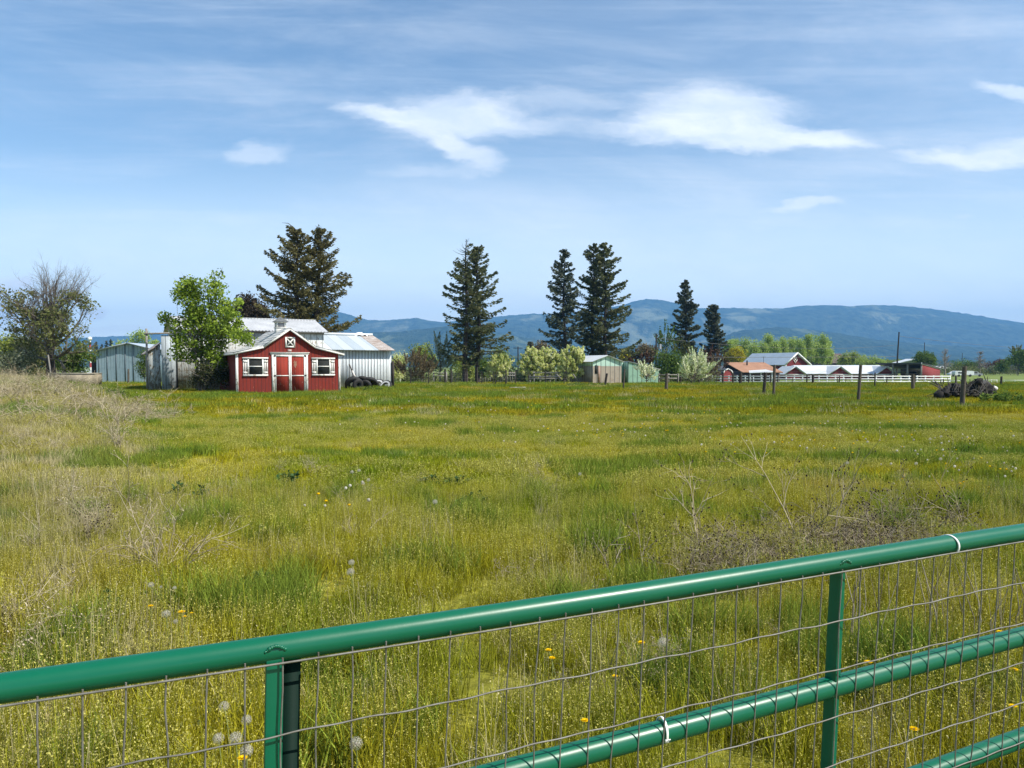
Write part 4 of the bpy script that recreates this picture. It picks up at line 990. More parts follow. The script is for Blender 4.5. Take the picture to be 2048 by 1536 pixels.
# big left tree with a bare top
def left_tree():
    depth = 62; b = P(102, HOR, depth); base = Vector((b.x, b.y, H(b.x, b.y) - .1)); k = depth / FPX
    root = thing('old_tree', 'old spreading tree with bare twiggy top and sparse dark leaves at far left', 'tree', base)
    rng = np.random.default_rng(77); tr = MB(); br = MB(); tips = []
    def grow(p, d, L, r, lev):
        k_ = 6; pts = [p]; dd = d.copy()
        for i in range(k_):
            dd = dd + rng.standard_normal(3) * .13 + np.array([0, 0, .05 if lev else 0]); dd /= np.linalg.norm(dd); pts.append(pts[-1] + dd * L / k_)
        pts = np.array(pts); rs = np.linspace(r, r * .45, k_ + 1)
        (tr if lev == 0 else br).tube(pts, rs, 8 if lev == 0 else (5 if lev < 3 else 3), cap=False)
        if lev >= 4 or r < .008: tips.append(pts[-1]); tips.append(pts[3]); return
        nkid = {0: 0, 1: 6, 2: 5, 3: 4}[lev]
        for i in range(nkid):
            t = rng.uniform(.3, 1); j = int(t * k_); a = rvec(rng, 1)[0]; nd = dd * .8 + a * .75; nd[2] += .12
            nd /= np.linalg.norm(nd); grow(pts[j], nd, L * rng.uniform(.42, .66), rs[j] * .58, lev + 1)
        grow(pts[-1], dd, L * .5, rs[-1] * .8, lev + 1)
    ht = P(102, 600, depth).z - base.z
    tr.tube([(0, 0, 0), (-.05, 0, 1.2), (0, .0, 2.5), (.1, 0, ht * .75), (.15, 0, ht)], [.42, .34, .28, .17, .10], 10)
    for (z, ax, az_, L, r) in ((1.7, -1, .45, 4.4, .16), (1.9, 1, .5, 4.3, .17), (2.3, -.6, .6, 4.0, .14), (2.6, .9, .8, 3.9, .13), (2.9, -1, .9, 3.9, .13), (2.2, .1, .5, 3.4, .12), (3.2, .7, 1.1, 3.6, .12), (3.6, -.7, 1.2, 3.3, .11), (4.3, .6, 1.5, 3.2, .1), (4.6, -.7, 1.4, 3.3, .10), (4.9, .15, 2.2, 3.4, .09), (5.1, .8, 1.3, 3.0, .08), (5.4, -.4, 1.8, 2.9, .08), (4.2, -.9, .9, 2.9, .08), (4.6, 1., 1.3, 3.9, .09), (4.4, -1., 1.4, 3.9, .09), (5.0, .55, 1.6, 3.9, .08), (5.1, -.5, 1.7, 3.9, .08), (5.3, .3, 1.4, 3.4, .07), (5.0, -.25, 1.2, 3.4, .07), (2.0, -.2, .3, 3.0, .1), (3.9, -.9, 1.1, 2.9, .1)):
        d = np.array([ax, rng.uniform(-.6, .6), az_]); d /= np.linalg.norm(d); grow(np.array([.03, 0, z]), d, L * .85, r * .9, 1)
    tips = np.array(tips); zt = P(102, 640, depth).z - base.z; z2 = P(102, 590, depth).z - base.z
    lv = MB(); pos = []; vv = []
    for t in tips:
        lim = z2 + .5 if abs(t[0]) > 1.5 else zt + .9
        if t[2] > lim - .14 * abs(t[0]) or rng.random() < .72: continue
        m_ = rng.integers(3, 8); pos.append(t + rng.standard_normal((m_, 3)) * .19); vv.append(np.clip(rng.normal(.4 + .2 * rng.standard_normal(), .2, m_), 0, 1))
    leafquads(lv, np.vstack(pos), rng, .24, .55, np.concatenate(vv))
    tr.build('trunk', M['bark_dark'], root); br.build('branches', M['bark'], root); lv.build('crown', M['olive'], root)
left_tree()

B = [  # name, label, cat, px, depth, lobes, mat, seed, n, leaves, leaf, cr, spike
 ('shrub', 'yellow green bush at the left edge behind the dry grass', 'shrub', 12, 70, [(5, 700, 26, 34), (30, 690, 22, 20)], 'yellowgreen', 41, 50, 70, .2, .7, 0),
 ('shrub', 'grey green blossoming bush low at the left edge', 'shrub', 35, 62, [(18, 725, 30, 20), (48, 722, 24, 18)], 'greybud', 42, 50, 70, .16, .6, 0),
 ('shrub', 'brownish green bush under the left limbs of the old tree', 'shrub', 62, 68, [(60, 705, 30, 34), (85, 712, 18, 26)], 'olive', 43, 50, 70, .2, .7, 0),
 ('shrub', 'bright green bush between the old tree and the blue grey shed', 'shrub', 148, 70, [(135, 722, 26, 22), (160, 705, 20, 20), (176, 714, 12, 18), (120, 730, 16, 14), (148, 735, 20, 12)], 'green', 44, 60, 70, .2, .65, 0),
 ('tree', 'pale yellow green tree behind the blue grey shed', 'tree', 278, 200, [(268, 680, 12, 14), (285, 676, 14, 13), (243, 690, 12, 7), (305, 690, 14, 12)], 'poplar', 45, 40, 50, .5, 1.3, 0),
 ('shrub', 'ivy like green bush at the right end of the blue grey shed', 'shrub', 289, 80, [(288, 712, 9, 16), (284, 732, 10, 14)], 'green', 46, 24, 60, .16, .45, 0),
 ('shrub', 'yellow green shrub just right of the barn wing', 'shrub', 797, 95, [(797, 722, 16, 14), (788, 735, 10, 14)], 'blossom', 47, 30, 60, .22, .7, 0),
 ('shrub', 'big purple brown leafless looking shrub right of the barn', 'shrub', 828, 92, [(828, 730, 34, 26), (850, 738, 24, 18), (806, 738, 16, 18)], 'brownbud', 48, 80, 140, .14, .8, .4),
 ('tree', 'light green tree behind the purple brown shrub', 'tree', 842, 120, [(842, 706, 24, 18), (858, 722, 16, 14)], 'yellowgreen', 49, 40, 60, .3, 1., 0),
 ('tree', 'grey green blossoming tree left of the middle fir pair', 'tree', 880, 102, [(880, 700, 18, 24), (892, 725, 26, 22), (870, 735, 20, 16)], 'greybud', 50, 60, 60, .22, .9, .5),
 ('shrub', 'yellow green shrub between the trunks of the middle fir pair', 'shrub', 940, 112, [(922, 728, 20, 18), (945, 730, 18, 22)], 'yellowgreen', 51, 40, 60, .24, .8, 0),
 ('tree', 'green tree right behind the middle fir pair', 'tree', 1000, 125, [(1000, 715, 26, 16), (1012, 728, 16, 12)], 'yellowgreen', 52, 40, 60, .3, 1., 0),
 ('blossom_tree', 'small cream flowering tree just right of the middle fir pair', 'tree', 1001, 97, [(1002, 730, 26, 18), (985, 738, 18, 14)], 'blossom', 53, 90, 110, .2, .75, .2),
 ('shrub', 'dark green narrow shrub at the foot of the middle fir pair', 'shrub', 968, 98, [(968, 735, 8, 16)], 'green', 54, 16, 60, .2, .6, 0),
 ('blossom_tree', 'cream flowering tree leftmost of the row before the green shed', 'tree', 1061, 92, [(1062, 714, 24, 20), (1052, 732, 20, 18), (1074, 730, 18, 18)], 'blossom', 55, 120, 130, .2, .8, .1),
 ('blossom_tree', 'cream flowering tree middle of the row before the green shed', 'tree', 1092, 93, [(1094, 712, 28, 18), (1100, 732, 30, 18), (1116, 724, 18, 16)], 'blossom', 56, 140, 130, .2, .8, .1),
 ('blossom_tree', 'large cream flowering tree touching the left side of the green shed', 'tree', 1146, 84, [(1146, 714, 27, 24), (1138, 730, 24, 16), (1160, 708, 14, 14)], 'blossom', 57, 150, 140, .19, .75, .12),
 ('tree', 'brown grey tree behind the cream flowering row', 'tree', 1082, 150, [(1080, 702, 20, 12)], 'brownbud', 58, 30, 60, .4, 1.2, 0),
 ('shrub', 'white flowering shrub in front of the green annex', 'shrub', 1293, 79, [(1288, 745, 16, 14), (1302, 748, 12, 13), (1284, 736, 9, 8)], 'blossom_white', 59, 44, 44, .15, .5, .4),
 ('shrub', 'yellow green bush peeping over the roof right of the green shed', 'shrub', 1252, 140, [(1252, 712, 12, 12)], 'willow', 60, 22, 60, .35, 1., 0),
 ('tree', 'reddish brown tree right of the green shed roof', 'tree', 1280, 125, [(1278, 712, 18, 16), (1290, 722, 22, 18), (1262, 722, 10, 12)], 'redbud', 61, 60, 60, .3, 1., .2),
 ('tree', 'dark reddish tree far behind the reddish brown one', 'tree', 1300, 170, [(1292, 700, 16, 12), (1306, 706, 14, 12)], 'brownbud', 62, 30, 60, .4, 1.2, 0),
 ('tree', 'deep green round tree behind the annex and the power pole', 'tree', 1336, 115, [(1335, 718, 26, 22), (1330, 740, 30, 18), (1352, 730, 20, 20)], 'green', 63, 80, 64, .28, .95, 0),
 ('tree', 'slender grey green tree above the deep green one', 'tree', 1332, 140, [(1330, 680, 14, 22), (1340, 692, 12, 18), (1322, 698, 12, 14)], 'green', 64, 44, 40, .3, .8, .9),
 ('tree', 'olive budding tree in front of the pointed spruce', 'tree', 1375, 125, [(1368, 710, 24, 22), (1392, 722, 18, 20), (1380, 738, 26, 14)], leafmat('olive_buds', [(.05, .06, .02), (.09, .10, .03), (.13, .14, .045), (.18, .18, .06)], .3), 65, 60, 50, .28, .9, .5),
 ('tree', 'dark red leaved tree below the shorter spruce', 'tree', 1432, 135, [(1418, 718, 24, 18), (1440, 725, 16, 16), (1410, 735, 22, 16)], 'redbud', 66, 60, 60, .28, .9, .4),
 ('tree', 'brown twiggy tree above the white flowering bush', 'tree', 1402, 120, [(1402, 728, 26, 14), (1425, 742, 12, 12)], 'brownbud', 67, 44, 60, .25, .8, .6),
 ('shrub', 'white flowering bush between dark posts left of the white rail fence', 'shrub', 1389, 72, [(1388, 735, 24, 20), (1402, 742, 16, 18), (1375, 745, 14, 14)], 'blossom_white', 68, 90, 62, .15, .5, .7),
 ('shrub', 'brown bush at the left end of the white rail fence', 'shrub', 1415, 90, [(1414, 752, 9, 13)], 'brownbud', 69, 16, 50, .16, .45, .3),
 ('willow_tree', 'bright yellow willow beside the shorter spruce', 'tree', 1469, 230, [(1469, 708, 20, 15), (1460, 716, 12, 10), (1480, 716, 10, 10)], 'willow', 70, 60, 60, .5, 1.4, 0),
 ('willow_tree', 'yellow willow behind the ridge of the big red barn', 'tree', 1542, 300, [(1543, 700, 16, 8), (1530, 704, 8, 6)], 'willow', 71, 30, 60, .6, 1.6, 0),
 ('tree', 'round green tree behind the open hay shed', 'tree', 1852, 220, [(1850, 713, 19, 11), (1862, 722, 14, 9), (1838, 720, 10, 9)], 'green', 72, 60, 64, .42, 1.3, 0),
 ('tree', 'big mixed green tree at the right edge', 'tree', 2036, 240, [(2040, 712, 20, 12), (2022, 724, 22, 12), (2050, 728, 22, 14), (2006, 734, 12, 8)], 'green', 73, 80, 60, .5, 1.5, 0),
 ('tree', 'dark pointed treetop at the right edge', 'tree', 2034, 260, [(2034, 706, 8, 8)], 'olive', 74, 16, 60, .5, 1.2, .6),
 ('tree', 'reddish brown thicket left of the big tree at the right edge', 'tree', 1992, 270, [(1988, 730, 20, 7), (2004, 728, 12, 8)], 'redbud', 75, 36, 60, .5, 1.3, 0),
 ('shrub', 'pale green flowering shrub among the far parked cars', 'shrub', 1986, 250, [(1986, 739, 10, 5)], 'greybud', 76, 20, 60, .4, 1., 0),
 ('tree', 'green bush cluster behind the far white vehicles', 'tree', 1920, 300, [(1912, 732, 12, 8), (1932, 728, 14, 9), (1950, 733, 12, 7)], 'green', 77, 50, 60, .5, 1.5, 0),
 ('tree', 'low yellow green trees right of the stable roof', 'tree', 1735, 300, [(1722, 722, 20, 12), (1745, 724, 16, 9), (1765, 725, 12, 8), (1700, 724, 12, 9)], 'poplar', 78, 70, 60, .55, 1.6, 0),
 ('tree', 'green trees just right of the dark brown far roof', 'tree', 1690, 300, [(1688, 718, 14, 12), (1705, 715, 16, 12)], 'yellowgreen', 79, 50, 60, .55, 1.6, 0),
 ('tree', 'far hazy orchard behind the pole right of the open shed', 'tree', 1790, 380, [(1785, 727, 30, 5), (1815, 727, 20, 5)], 'yellowgreen', 80, 50, 50, .7, 1.6, 0),
]
for (nm, lb, ct, px, dp, el, mt, sd, n, lf, sz, cr, spk) in B:
    if dp < 115 and nm != 'tree':
        xs_ = [e[0] for e in el]; el = el + [((min(xs_) + max(xs_)) / 2, 748 + (70 - dp) * .0, max(e[2] for e in el) * 1.05, 12)]; n = int(n * 1.3)
    bushy(nm, lb, ct, px, dp, el, mt, sd, n, lf, sz, cr, spike=spk, bark='bark', trunk_r=.12 if ct == 'tree' else .05, limb_r=.03 * max(1, dp / 120), twigs=40 if mt in ('brownbud', 'blossom', 'blossom_white', 'greybud') else 0)
# poplar row
for i, (px, top, w) in enumerate(((1457, 672, 12), (1472, 676, 12), (1490, 674, 11), (1508, 682, 10), (1526, 680, 10), (1538, 668, 11), (1552, 674, 9), (1566, 672, 10), (1582, 670, 11), (1600, 674, 10), (1616, 665, 12), (1633, 672, 11), (1648, 668, 11), (1655, 682, 9))):
    names = ['leftmost poplar of the pale green row, above the yellow willow', 'second poplar from the left in the pale green row', 'third poplar from the left in the pale green row', 'low poplar left of the red barn ridge in the pale green row', 'poplar above the left end of the red barn ridge', 'taller poplar above the left part of the red barn ridge', 'narrow poplar above the middle of the red barn ridge', 'poplar above the right part of the red barn ridge', 'poplar directly behind the peak of the red barn', 'poplar just right of the peak of the red barn', 'tallest poplar right of the red barn', 'poplar between the tallest one and the right end of the row', 'second poplar from the right end of the row', 'short poplar at the right end of the pale green row']
    my = (top + 728) / 2; hh = (728 - top) / 2
    bushy('poplar_tree', names[i], 'tree', px, 270 + 8 * (i % 3), [(px, my - hh * .35, w * .8, hh * .65), (px + 1, my + hh * .3, w, hh * .7)], 'poplar', 200 + i, 56, 85, .46, 1.5, group='row of spring green poplars behind the red barn', trunk_r=.25, limb_r=.06)

def bare(label, px, depth, top, wpx, seed, mat='bark_pale'):
    b = P(px, HOR, depth); base = Vector((b.x, b.y, H(b.x, b.y))); root = thing('bare_tree', label, 'tree', base)
    rng = np.random.default_rng(seed); h = P(px, top, depth).z - base.z; w = wpx * depth / FPX; tr = MB(); br = MB(); f = depth / 260
    tr.tube([(0, 0, 0), (0, 0, h * .5), (0, 0, h)], [.3 * f, .18 * f, .03], 6)
    for i in range(46):
        z = h * rng.uniform(.2, .95); d = rvec(rng, 1)[0]; d[2] = abs(d[2]) + .5; L = w * (1.1 - z / h) * 1.0 + .6; e = np.array([d[0] * L, d[1] * L, z + d[2] * L * .5]); c = curve((0, 0, z), e, rng, .1, 5)
        br.tube(c, np.linspace(.09, .03, 5) * f, 3, cap=False)
        for j in range(5):
            s = c[rng.integers(1, 5)]; q = rvec(rng, 1)[0]; q[2] = abs(q[2]); br.tube([s, s + q * L * .45], [.045 * f, .02 * f], 3, cap=False)
    tr.build('trunk', M[mat], root); br.build('branches', M[mat], root)
bare('bare grey tree with fine twigs right of the round green tree', 1890, 250, 697, 14, 5)
bare('bare grey tree with fine twigs further right among the far cars', 1960, 255, 702, 12, 6)

# ---------------- posts, fences, poles ----------------
def roundpost(name, label, px, ytop, ybase, depth, lean=0, r=.07, mat='wood_old', seed=0, group='old wooden posts standing in the meadow', square=False):
    q = P(px, HOR, depth); zg = H(q.x, q.y); base = Vector((q.x, q.y, zg)); top = P(px, ytop, depth).z - zg
    rng = np.random.default_rng(seed); root = thing(name, label, 'post', base, 0, group); mb = MB(); n = 9; k = 10
    V = []; zs = np.linspace(-.2, top, n)
    for i, z in enumerate(zs):
        rr = r * (1.06 - .1 * i / n) * (1 + .04 * rng.standard_normal())
        for j in range(k):
            t = 2 * math.pi * j / k; V.append((lean * max(z, 0) + rr * math.cos(t) * (1 + .06 * math.sin(3 * t + seed)), rr * math.sin(t), z + (rng.uniform(-.02, .02) if i == n - 1 else 0)))
    V.append((lean * top, 0, top - .01)); f = [(i * k + j, i * k + (j + 1) % k, (i + 1) * k + (j + 1) % k, (i + 1) * k + j) for i in range(n - 1) for j in range(k)]
    mb.add(V, f); mb.add([V[(n - 1) * k + j] for j in range(k)] + [V[-1]], [(j, (j + 1) % k, k) for j in range(k)])
    mb.build('timber', M[mat], root)
    for z in (top * .55, top * .85): MB().tube([(lean * z + (r + .004) * math.cos(t), (r + .004) * math.sin(t), z) for t in np.linspace(0, 6.283, 13)], .004, 4).build('wire_wrap', M['galv'], root)
for i, a in enumerate([
    ('tall round wooden post in front of the dark brush pile', 1926, 733, 815, 30, .045, .085, 'wood_old'),
    ('tall slim brown post standing alone below the right end of the stable', 1718, 730, 802, 35.5, .05, .07, 'wood_old'),
    ('tall brown post, the right and taller one of the close pair', 1548, 730, 797, 38.5, .015, .07, 'wood_old'),
    ('short dark post, the left and leaning one of the close pair', 1528, 745, 790, 42, .07, .085, 'wood_dark'),
    ('thick grey green post standing between green annex and white flowering bush', 1333, 747, 783, 50, .02, .10, 'wood_old'),
    ('thin crooked post in front of the green shed link wall', 1247, 738, 775, 54, .06, .05, 'wood_old'),
    ('short dark post leaning right in front of the green shed gable', 1210, 747, 768, 62, .16, .09, 'wood_dark'),
    ('dark upright post left of the trunks line, below the middle fir pair', 954, 734, 762, 70, 0, .07, 'wood_dark'),
    ('dark post right of the middle fir pair below the small flowering tree', 1012, 740, 762, 70, 0, .07, 'wood_dark'),
    ('thick grey post with a slimmer one behind it before the open hay shed', 1826.5, 749, 779, 52, -.02, .11, 'wood_old'),
    ('dark post in the far field left of the tall post at the brush pile', 1913, 751, 773, 60, -.03, .07, 'wood_dark'),
    ('dark post in the far field near the thin white rails at right', 2003, 753, 769, 62, .03, .08, 'wood_dark'),
    ('slim brown post below the right bay of the stable', 1750.5, 745, 774, 56, 0, .05, 'wood_dark'),
    ('lone grey post on the grass between blue grey shed and barn', 256, 738, 758, 75, .02, .09, 'wood_old'),
    ('pale leaning pole rising from the concrete trough', 103, 710, 745, 52, -.12, .05, 'wood_grey'),
  ]): roundpost('post', a[0], *a[1:7], a[7], seed=i)

def wirefence():
    pts = [(821, 737, 754, .06), (857, 738, 755, .05), (890, 738, 755, .10), (902, 738, 756, .09), (933, 737, 754, .05), (963, 743, 757, .05), (986, 743, 756, .05), (991, 744, 757, .05), (1031, 741, 757, .05), (1057, 744, 758, .05), (1091, 741, 764, .05), (1128, 747, 764, .04),
           (1355, 748, 763, .06), (1361, 745, 765, .09), (1383, 744, 764, .11), (1398, 743, 763, .08), (1433, 753, 765, .04), (1446, 745, 766, .08), (1466, 746, 767, .09), (1481, 744, 765, .16), (1497.5, 745, 767, .06), (1505, 755, 767, .03), (1541, 748, 767, .07), (1556, 747, 767, .06), (1585, 755, 769, .03), (1614, 749, 769, .07), (1626, 749, 771, .13), (1675, 753, 770, .04), (1679, 752, 770, .07), (1692, 753, 770, .03), (1774, 757, 775, .05), (1830, 750, 774, .08), (1882, 759, 777, .04), (1887, 758, 778, .05)]
    d = 78; q0 = P(1290, HOR, d); root = thing('wire_fence', 'long wire fence with many thin dark posts across the back of the meadow', 'fence', (q0.x, q0.y, H(q0.x, q0.y)))
    o = np.array(root.location); tops = []
    for px, yt, yb, r in pts:
        dd = 74 if px < 1700 else 64; q = P(px, HOR, dd); z = H(q.x, q.y); t = P(px, yt, dd); mb = MB()
        x, y = q.x - o[0], q.y - o[1]; mb.tube([(x, y, z - o[2] - .2), (x + .02, y, t.z - o[2])], [r, r * .85], 7)
        mb.build('post', M['wood_dark'], root); tops.append((x, y, z - o[2]))
    for hh in (.55, .95, 1.2):
        mb = MB()
        for (a, b) in zip(tops[:-1], tops[1:]):
            if b[0] - a[0] < 9: mb.tube([(a[0], a[1] - .08, a[2] + hh), (b[0], b[1] - .08, b[2] + hh)], .006, 3)
        mb.build('wire', M['galv'], root)
wirefence()
def railfence(label, name, runs, depth, mat, rails, postw, railw, cat='fence', braces=()):
    p0 = P(runs[0][0], HOR, depth); z = H(p0.x, p0.y); root = thing(name, label, cat, (p0.x, p0.y, z)); o = root.location
    for (xa, xb, step, yt, yb, d) in runs:
        n = max(1, round((xb - xa) / step)); xs = [xa + (xb - xa) * i / n for i in range(n + 1)]
        L = lambda px, py: P(px, py, d) - o
        for x in xs:
            a = P(x, HOR, d); g_ = H(a.x, a.y) - o.z; t = L(x, yt - .8); MB().box(t.x - postw / 2, t.x + postw / 2, t.y - postw / 2, t.y + postw / 2, g_ - .1, t.z).build('post', M[mat], root)
        for f in rails:
            y_ = yt + (yb - yt) * f; a, b = L(xa, y_), L(xb, y_); MB().beam(a - Vector((0, postw / 2 + .02, 0)), b - Vector((0, postw / 2 + .02, 0)), .04, railw).build('rail', M[mat], root)
    for (xa, ya, xb, yb, d) in braces:
        MB().beam(P(xa, ya, d) - o, P(xb, yb, d) - o, .1, .12).build('brace', M[mat], root)
railfence('white three rail fence in front of the red farm buildings', 'rail_fence', [(1425, 1900, 16.4, 752, 766, 128)], 128, 'plank_white', (.05, .42, .80), .16, .17)
railfence('weathered grey corral rails below the cream flowering trees', 'corral_fence', [(867, 893, 26, 745, 756, 92), (1068, 1156, 44, 744, 759, 84), (1060, 1120, 20, 752, 760, 88), (1318, 1356, 18, 748, 762, 84)], 88, 'wood_grey', (.12, .62), .16, .12, braces=((1113, 748, 1121, 757, 83), (1146, 748, 1154, 760, 83)))
railfence('thin pale pipe rails in the far green field at the right edge', 'pipe_fence', [(1901, 1926, 25, 761, 771, 100), (1961, 1994, 11, 760, 770, 100), (2008, 2052, 22, 760.5, 770, 100)], 100, 'plank_white', (.0,), .05, .05)
railfence('low pale wooden fence pieces behind the trunks of the middle fir pair', 'wood_fence', [(905, 930, 6, 745, 753, 112), (966, 1030, 5, 744, 754, 112)], 112, plain('pale_boards', (.42, .36, .26), (.28, .23, .16)).name if False else 'wood_grey', (.2, .7), .10, .12)
railfence('short white rails right beside the dark end post of the barn wing', 'rail_fence', [(785, 800, 7, 746, 754, 110)], 110, 'plank_white', (.1, .6), .12, .14)

def pole(label, px, top, depth, r=.14, lean=0, kit=None, base_py=None):
    q = P(px, HOR, depth); z = H(q.x, q.y); h = P(px, top, depth).z - z; root = thing('utility_pole', label, 'pole', (q.x, q.y, z))
    MB().tube([(0, 0, 0), (lean * h * .5, 0, h * .5), (lean * h, 0, h)], [r, r * .85, r * .7], 8).build('shaft', M['wood_dark'], root)
    if kit == 'can':
        MB().tube([(.55, 0, h * .70), (.55, 0, h * .80)], .25, 10).build('transformer', M['grey_car'], root); MB().beam((0, 0, h * .78), (.6, 0, h * .78), .08, .08).build('bracket', M['iron'], root)
        MB().beam((0, 0, h * .97), (.9, 0, h * 1.0), .06, .08).build('arm', M['wood_dark'], root)
    if kit == 'cross': MB().beam((-.9, 0, h - .3), (.9, 0, h - .3), .12, .12).build('crossarm', M['wood_dark'], root)
    return Vector((q.x + lean * h, q.y, z + h))
p1 = pole('dark power pole with grey transformer right of the green shed', 1312, 668, 118, .15, 0, 'can')
p2 = pole('tall dark pole leaning right behind the open hay shed', 1793, 664, 190, .22, .04)
pole('thin dark pole rising above the round green tree', 1848, 685, 300, .18)
pole('thin pole left of the cream flowering trees', 1036, 693, 150, .14, 0, 'cross')
pole('very thin far pole right of the bare grey tree', 1924, 706, 400, .16)
def line(label, a, b, sagm, r):
    a = Vector(a); b = Vector(b); root = MB(); pts = [tuple((b - a) * t - Vector((0, 0, sagm * 4 * t * (1 - t)))) for t in np.linspace(0, 1, 24)]
    root.tube(pts, r, 4); o = root.build('power_line', M['galv'], None); o.location = a; tag(o, label, 'cable')
line('lower pale power line running from the transformer pole to the leaning pole', P(1318, 714, 118), P(1793, 713, 190), .1, .035)
line('upper power line running right from the leaning pole top', p2 - Vector((0, 0, 1)), P(2300, 700, 260), 1.5, .03)
line('upper power line from the transformer pole across the spruces', P(1313, 676, 118), P(1793, 690, 190), 1.2, .022)

# red and white mast with ball, left
def mast():
    q = P(181, HOR, 380); z = H(q.x, q.y); root = thing('mast', 'tiny red and white mast topped by a white ball beyond the blue grey shed', 'mast', (q.x, q.y, z)); k = 380 / FPX
    zt = P(181, 680, 380).z - z; red = plain('red_mast_paint', (.45, .05, .04))
    n = 7
    for i in range(n): MB().tube([(0, 0, zt * i / n), (0, 0, zt * (i + 1) / n)], .45, 8).build('red_band' if i % 2 else 'white_band', red if i % 2 else M['plank_white'], root)
    MB().ball((0, 0, zt + .6), 1.0, 14, 10).build('ball', M['plank_white'], root, True)
mast()
def car(label, px, depth, Lm, Hm, mat, ang=0, kind='car'):
    q = P(px, HOR, depth); root = thing('parked_' + kind, label, kind, (q.x, q.y, H(q.x, q.y)), ang); W_ = 1.8; mb = MB()
    if kind == 'car': prof = [(0, .35), (Lm, .35), (Lm, Hm * .58), (Lm * .8, Hm * .64), (Lm * .68, Hm), (Lm * .28, Hm), (Lm * .14, Hm * .66), (0, Hm * .6)]
    else: prof = [(0, .5), (Lm, .5), (Lm, Hm * .9), (Lm * .92, Hm), (Lm * .06, Hm), (0, Hm * .85)]
    mb.prism(prof, 0, W_).build('body', M[mat], root)
    g_ = MB(); g_.box(Lm * .3, Lm * .66, -.02, -.003, Hm * .66, Hm * .93) if kind == 'car' else g_.box(Lm * .15, Lm * .35, -.02, -.003, Hm * .55, Hm * .8)
    g_.build('window', M['dark_glass'], root)
    for f in (.2, .8): MB().tube([(Lm * f, -.03, .33), (Lm * f, .2, .33)], .33, 14).build('wheel', M['rubber'], root)
car('white car, leftmost of the far vehicles right of the red end wall', 1901, 215, 4.3, 1.45, 'white_car')
car('white van next to the far white car', 1911, 212, 5.2, 1.6, 'white_car', 0, 'van')
car('grey car right of the tall post among the far vehicles', 1934, 214, 4.5, 1.4, 'grey_car')
car('pale grey trailer behind bushes left of the blue grey shed', 160, 150, 3.0, 2.2, 'white_car', 0, 'trailer')
# trough
def trough():
    s = Site('trough', 'low weathered concrete trough half hidden in the dry grass at left', 'trough', 97, 50, 6); W = s.t(190)
    s.part('wall', MB().box(0, W, 0, 1.0, -.2, .52), 'concrete'); s.part('rim', MB().box(-.03, W + .03, -.03, 1.03, .523, .57), plain('pale_rim', (.46, .42, .34), (.33, .29, .22)))
    q = MB(); q.tube([(-.08, -.05, .1), (-.08, -.05, .78), (.65, -.05, .74), (.65, -.05, .60)], .028, 5); s.part('handle', q, 'iron')
trough()

def thicket():
    rng = np.random.default_rng(71); lv = MB(); pos = []; vv = []
    for i in range(420):
        px = rng.uniform(786, 1425) if i < 320 else rng.uniform(1880, 2080); d = rng.uniform(118, 135) if i < 320 else rng.uniform(250, 300); q = P(px, HOR, d); z = H(q.x, q.y); k = d / 120
        h = (1.2 + 1.6 * float(vn_(px * .045))) * k * (.8 if i < 320 else .6); m_ = 70; c = np.array([q.x, q.y, z + h * .5])
        pos.append(c + rng.standard_normal((m_, 3)) * np.array([.9 * k, .6, h * .32])); vv.append(np.clip(rng.normal(.35 + .3 * float(vn_(px * .11 + 9)), .2, m_), 0, 1))
    pos = np.vstack(pos); leafquads(lv, pos, rng, .42, .6, np.concatenate(vv)); tag(lv.build('thicket', leafmat('thicket_leaves', [(.05, .055, .025), (.10, .11, .045), (.17, .19, .07), (.30, .32, .14)], .35)), kind='stuff')
def vn_(x): return .5 + .5 * math.sin(x) * math.cos(x * .37 + 1)
thicket()
# ---------------- grass: clump meshes scattered by geometry nodes ----------------
M['g_near'] = grassmat('grass_blade', (1.0, .98, .56), trans=.35, spread=(.40, 1.5))
M['g_far'] = grassmat('grass_blade_far', (.94, .88, .60), trans=.35, spread=(.38, 1.35))
M['g_lush'] = grassmat('lush_grass', (1, 1, 1), .35, (.12, .21, .03), spread=(.5, 1.45))
M['g_seed'] = grassmat('seed_heads', (1, 1, 1), .4, (.52, .46, .15), trans=.25, spread=(.6, 1.35))
M['g_dry'] = grassmat('dry_stalks', (1, 1, 1), .2, (.42, .36, .21), trans=.15, spread=(.5, 1.4))
M['g_herb'] = leafmat('dark_herb_leaves', [(.022, .055, .022), (.04, .09, .03), (.07, .14, .05), (.12, .19, .08)], .3)

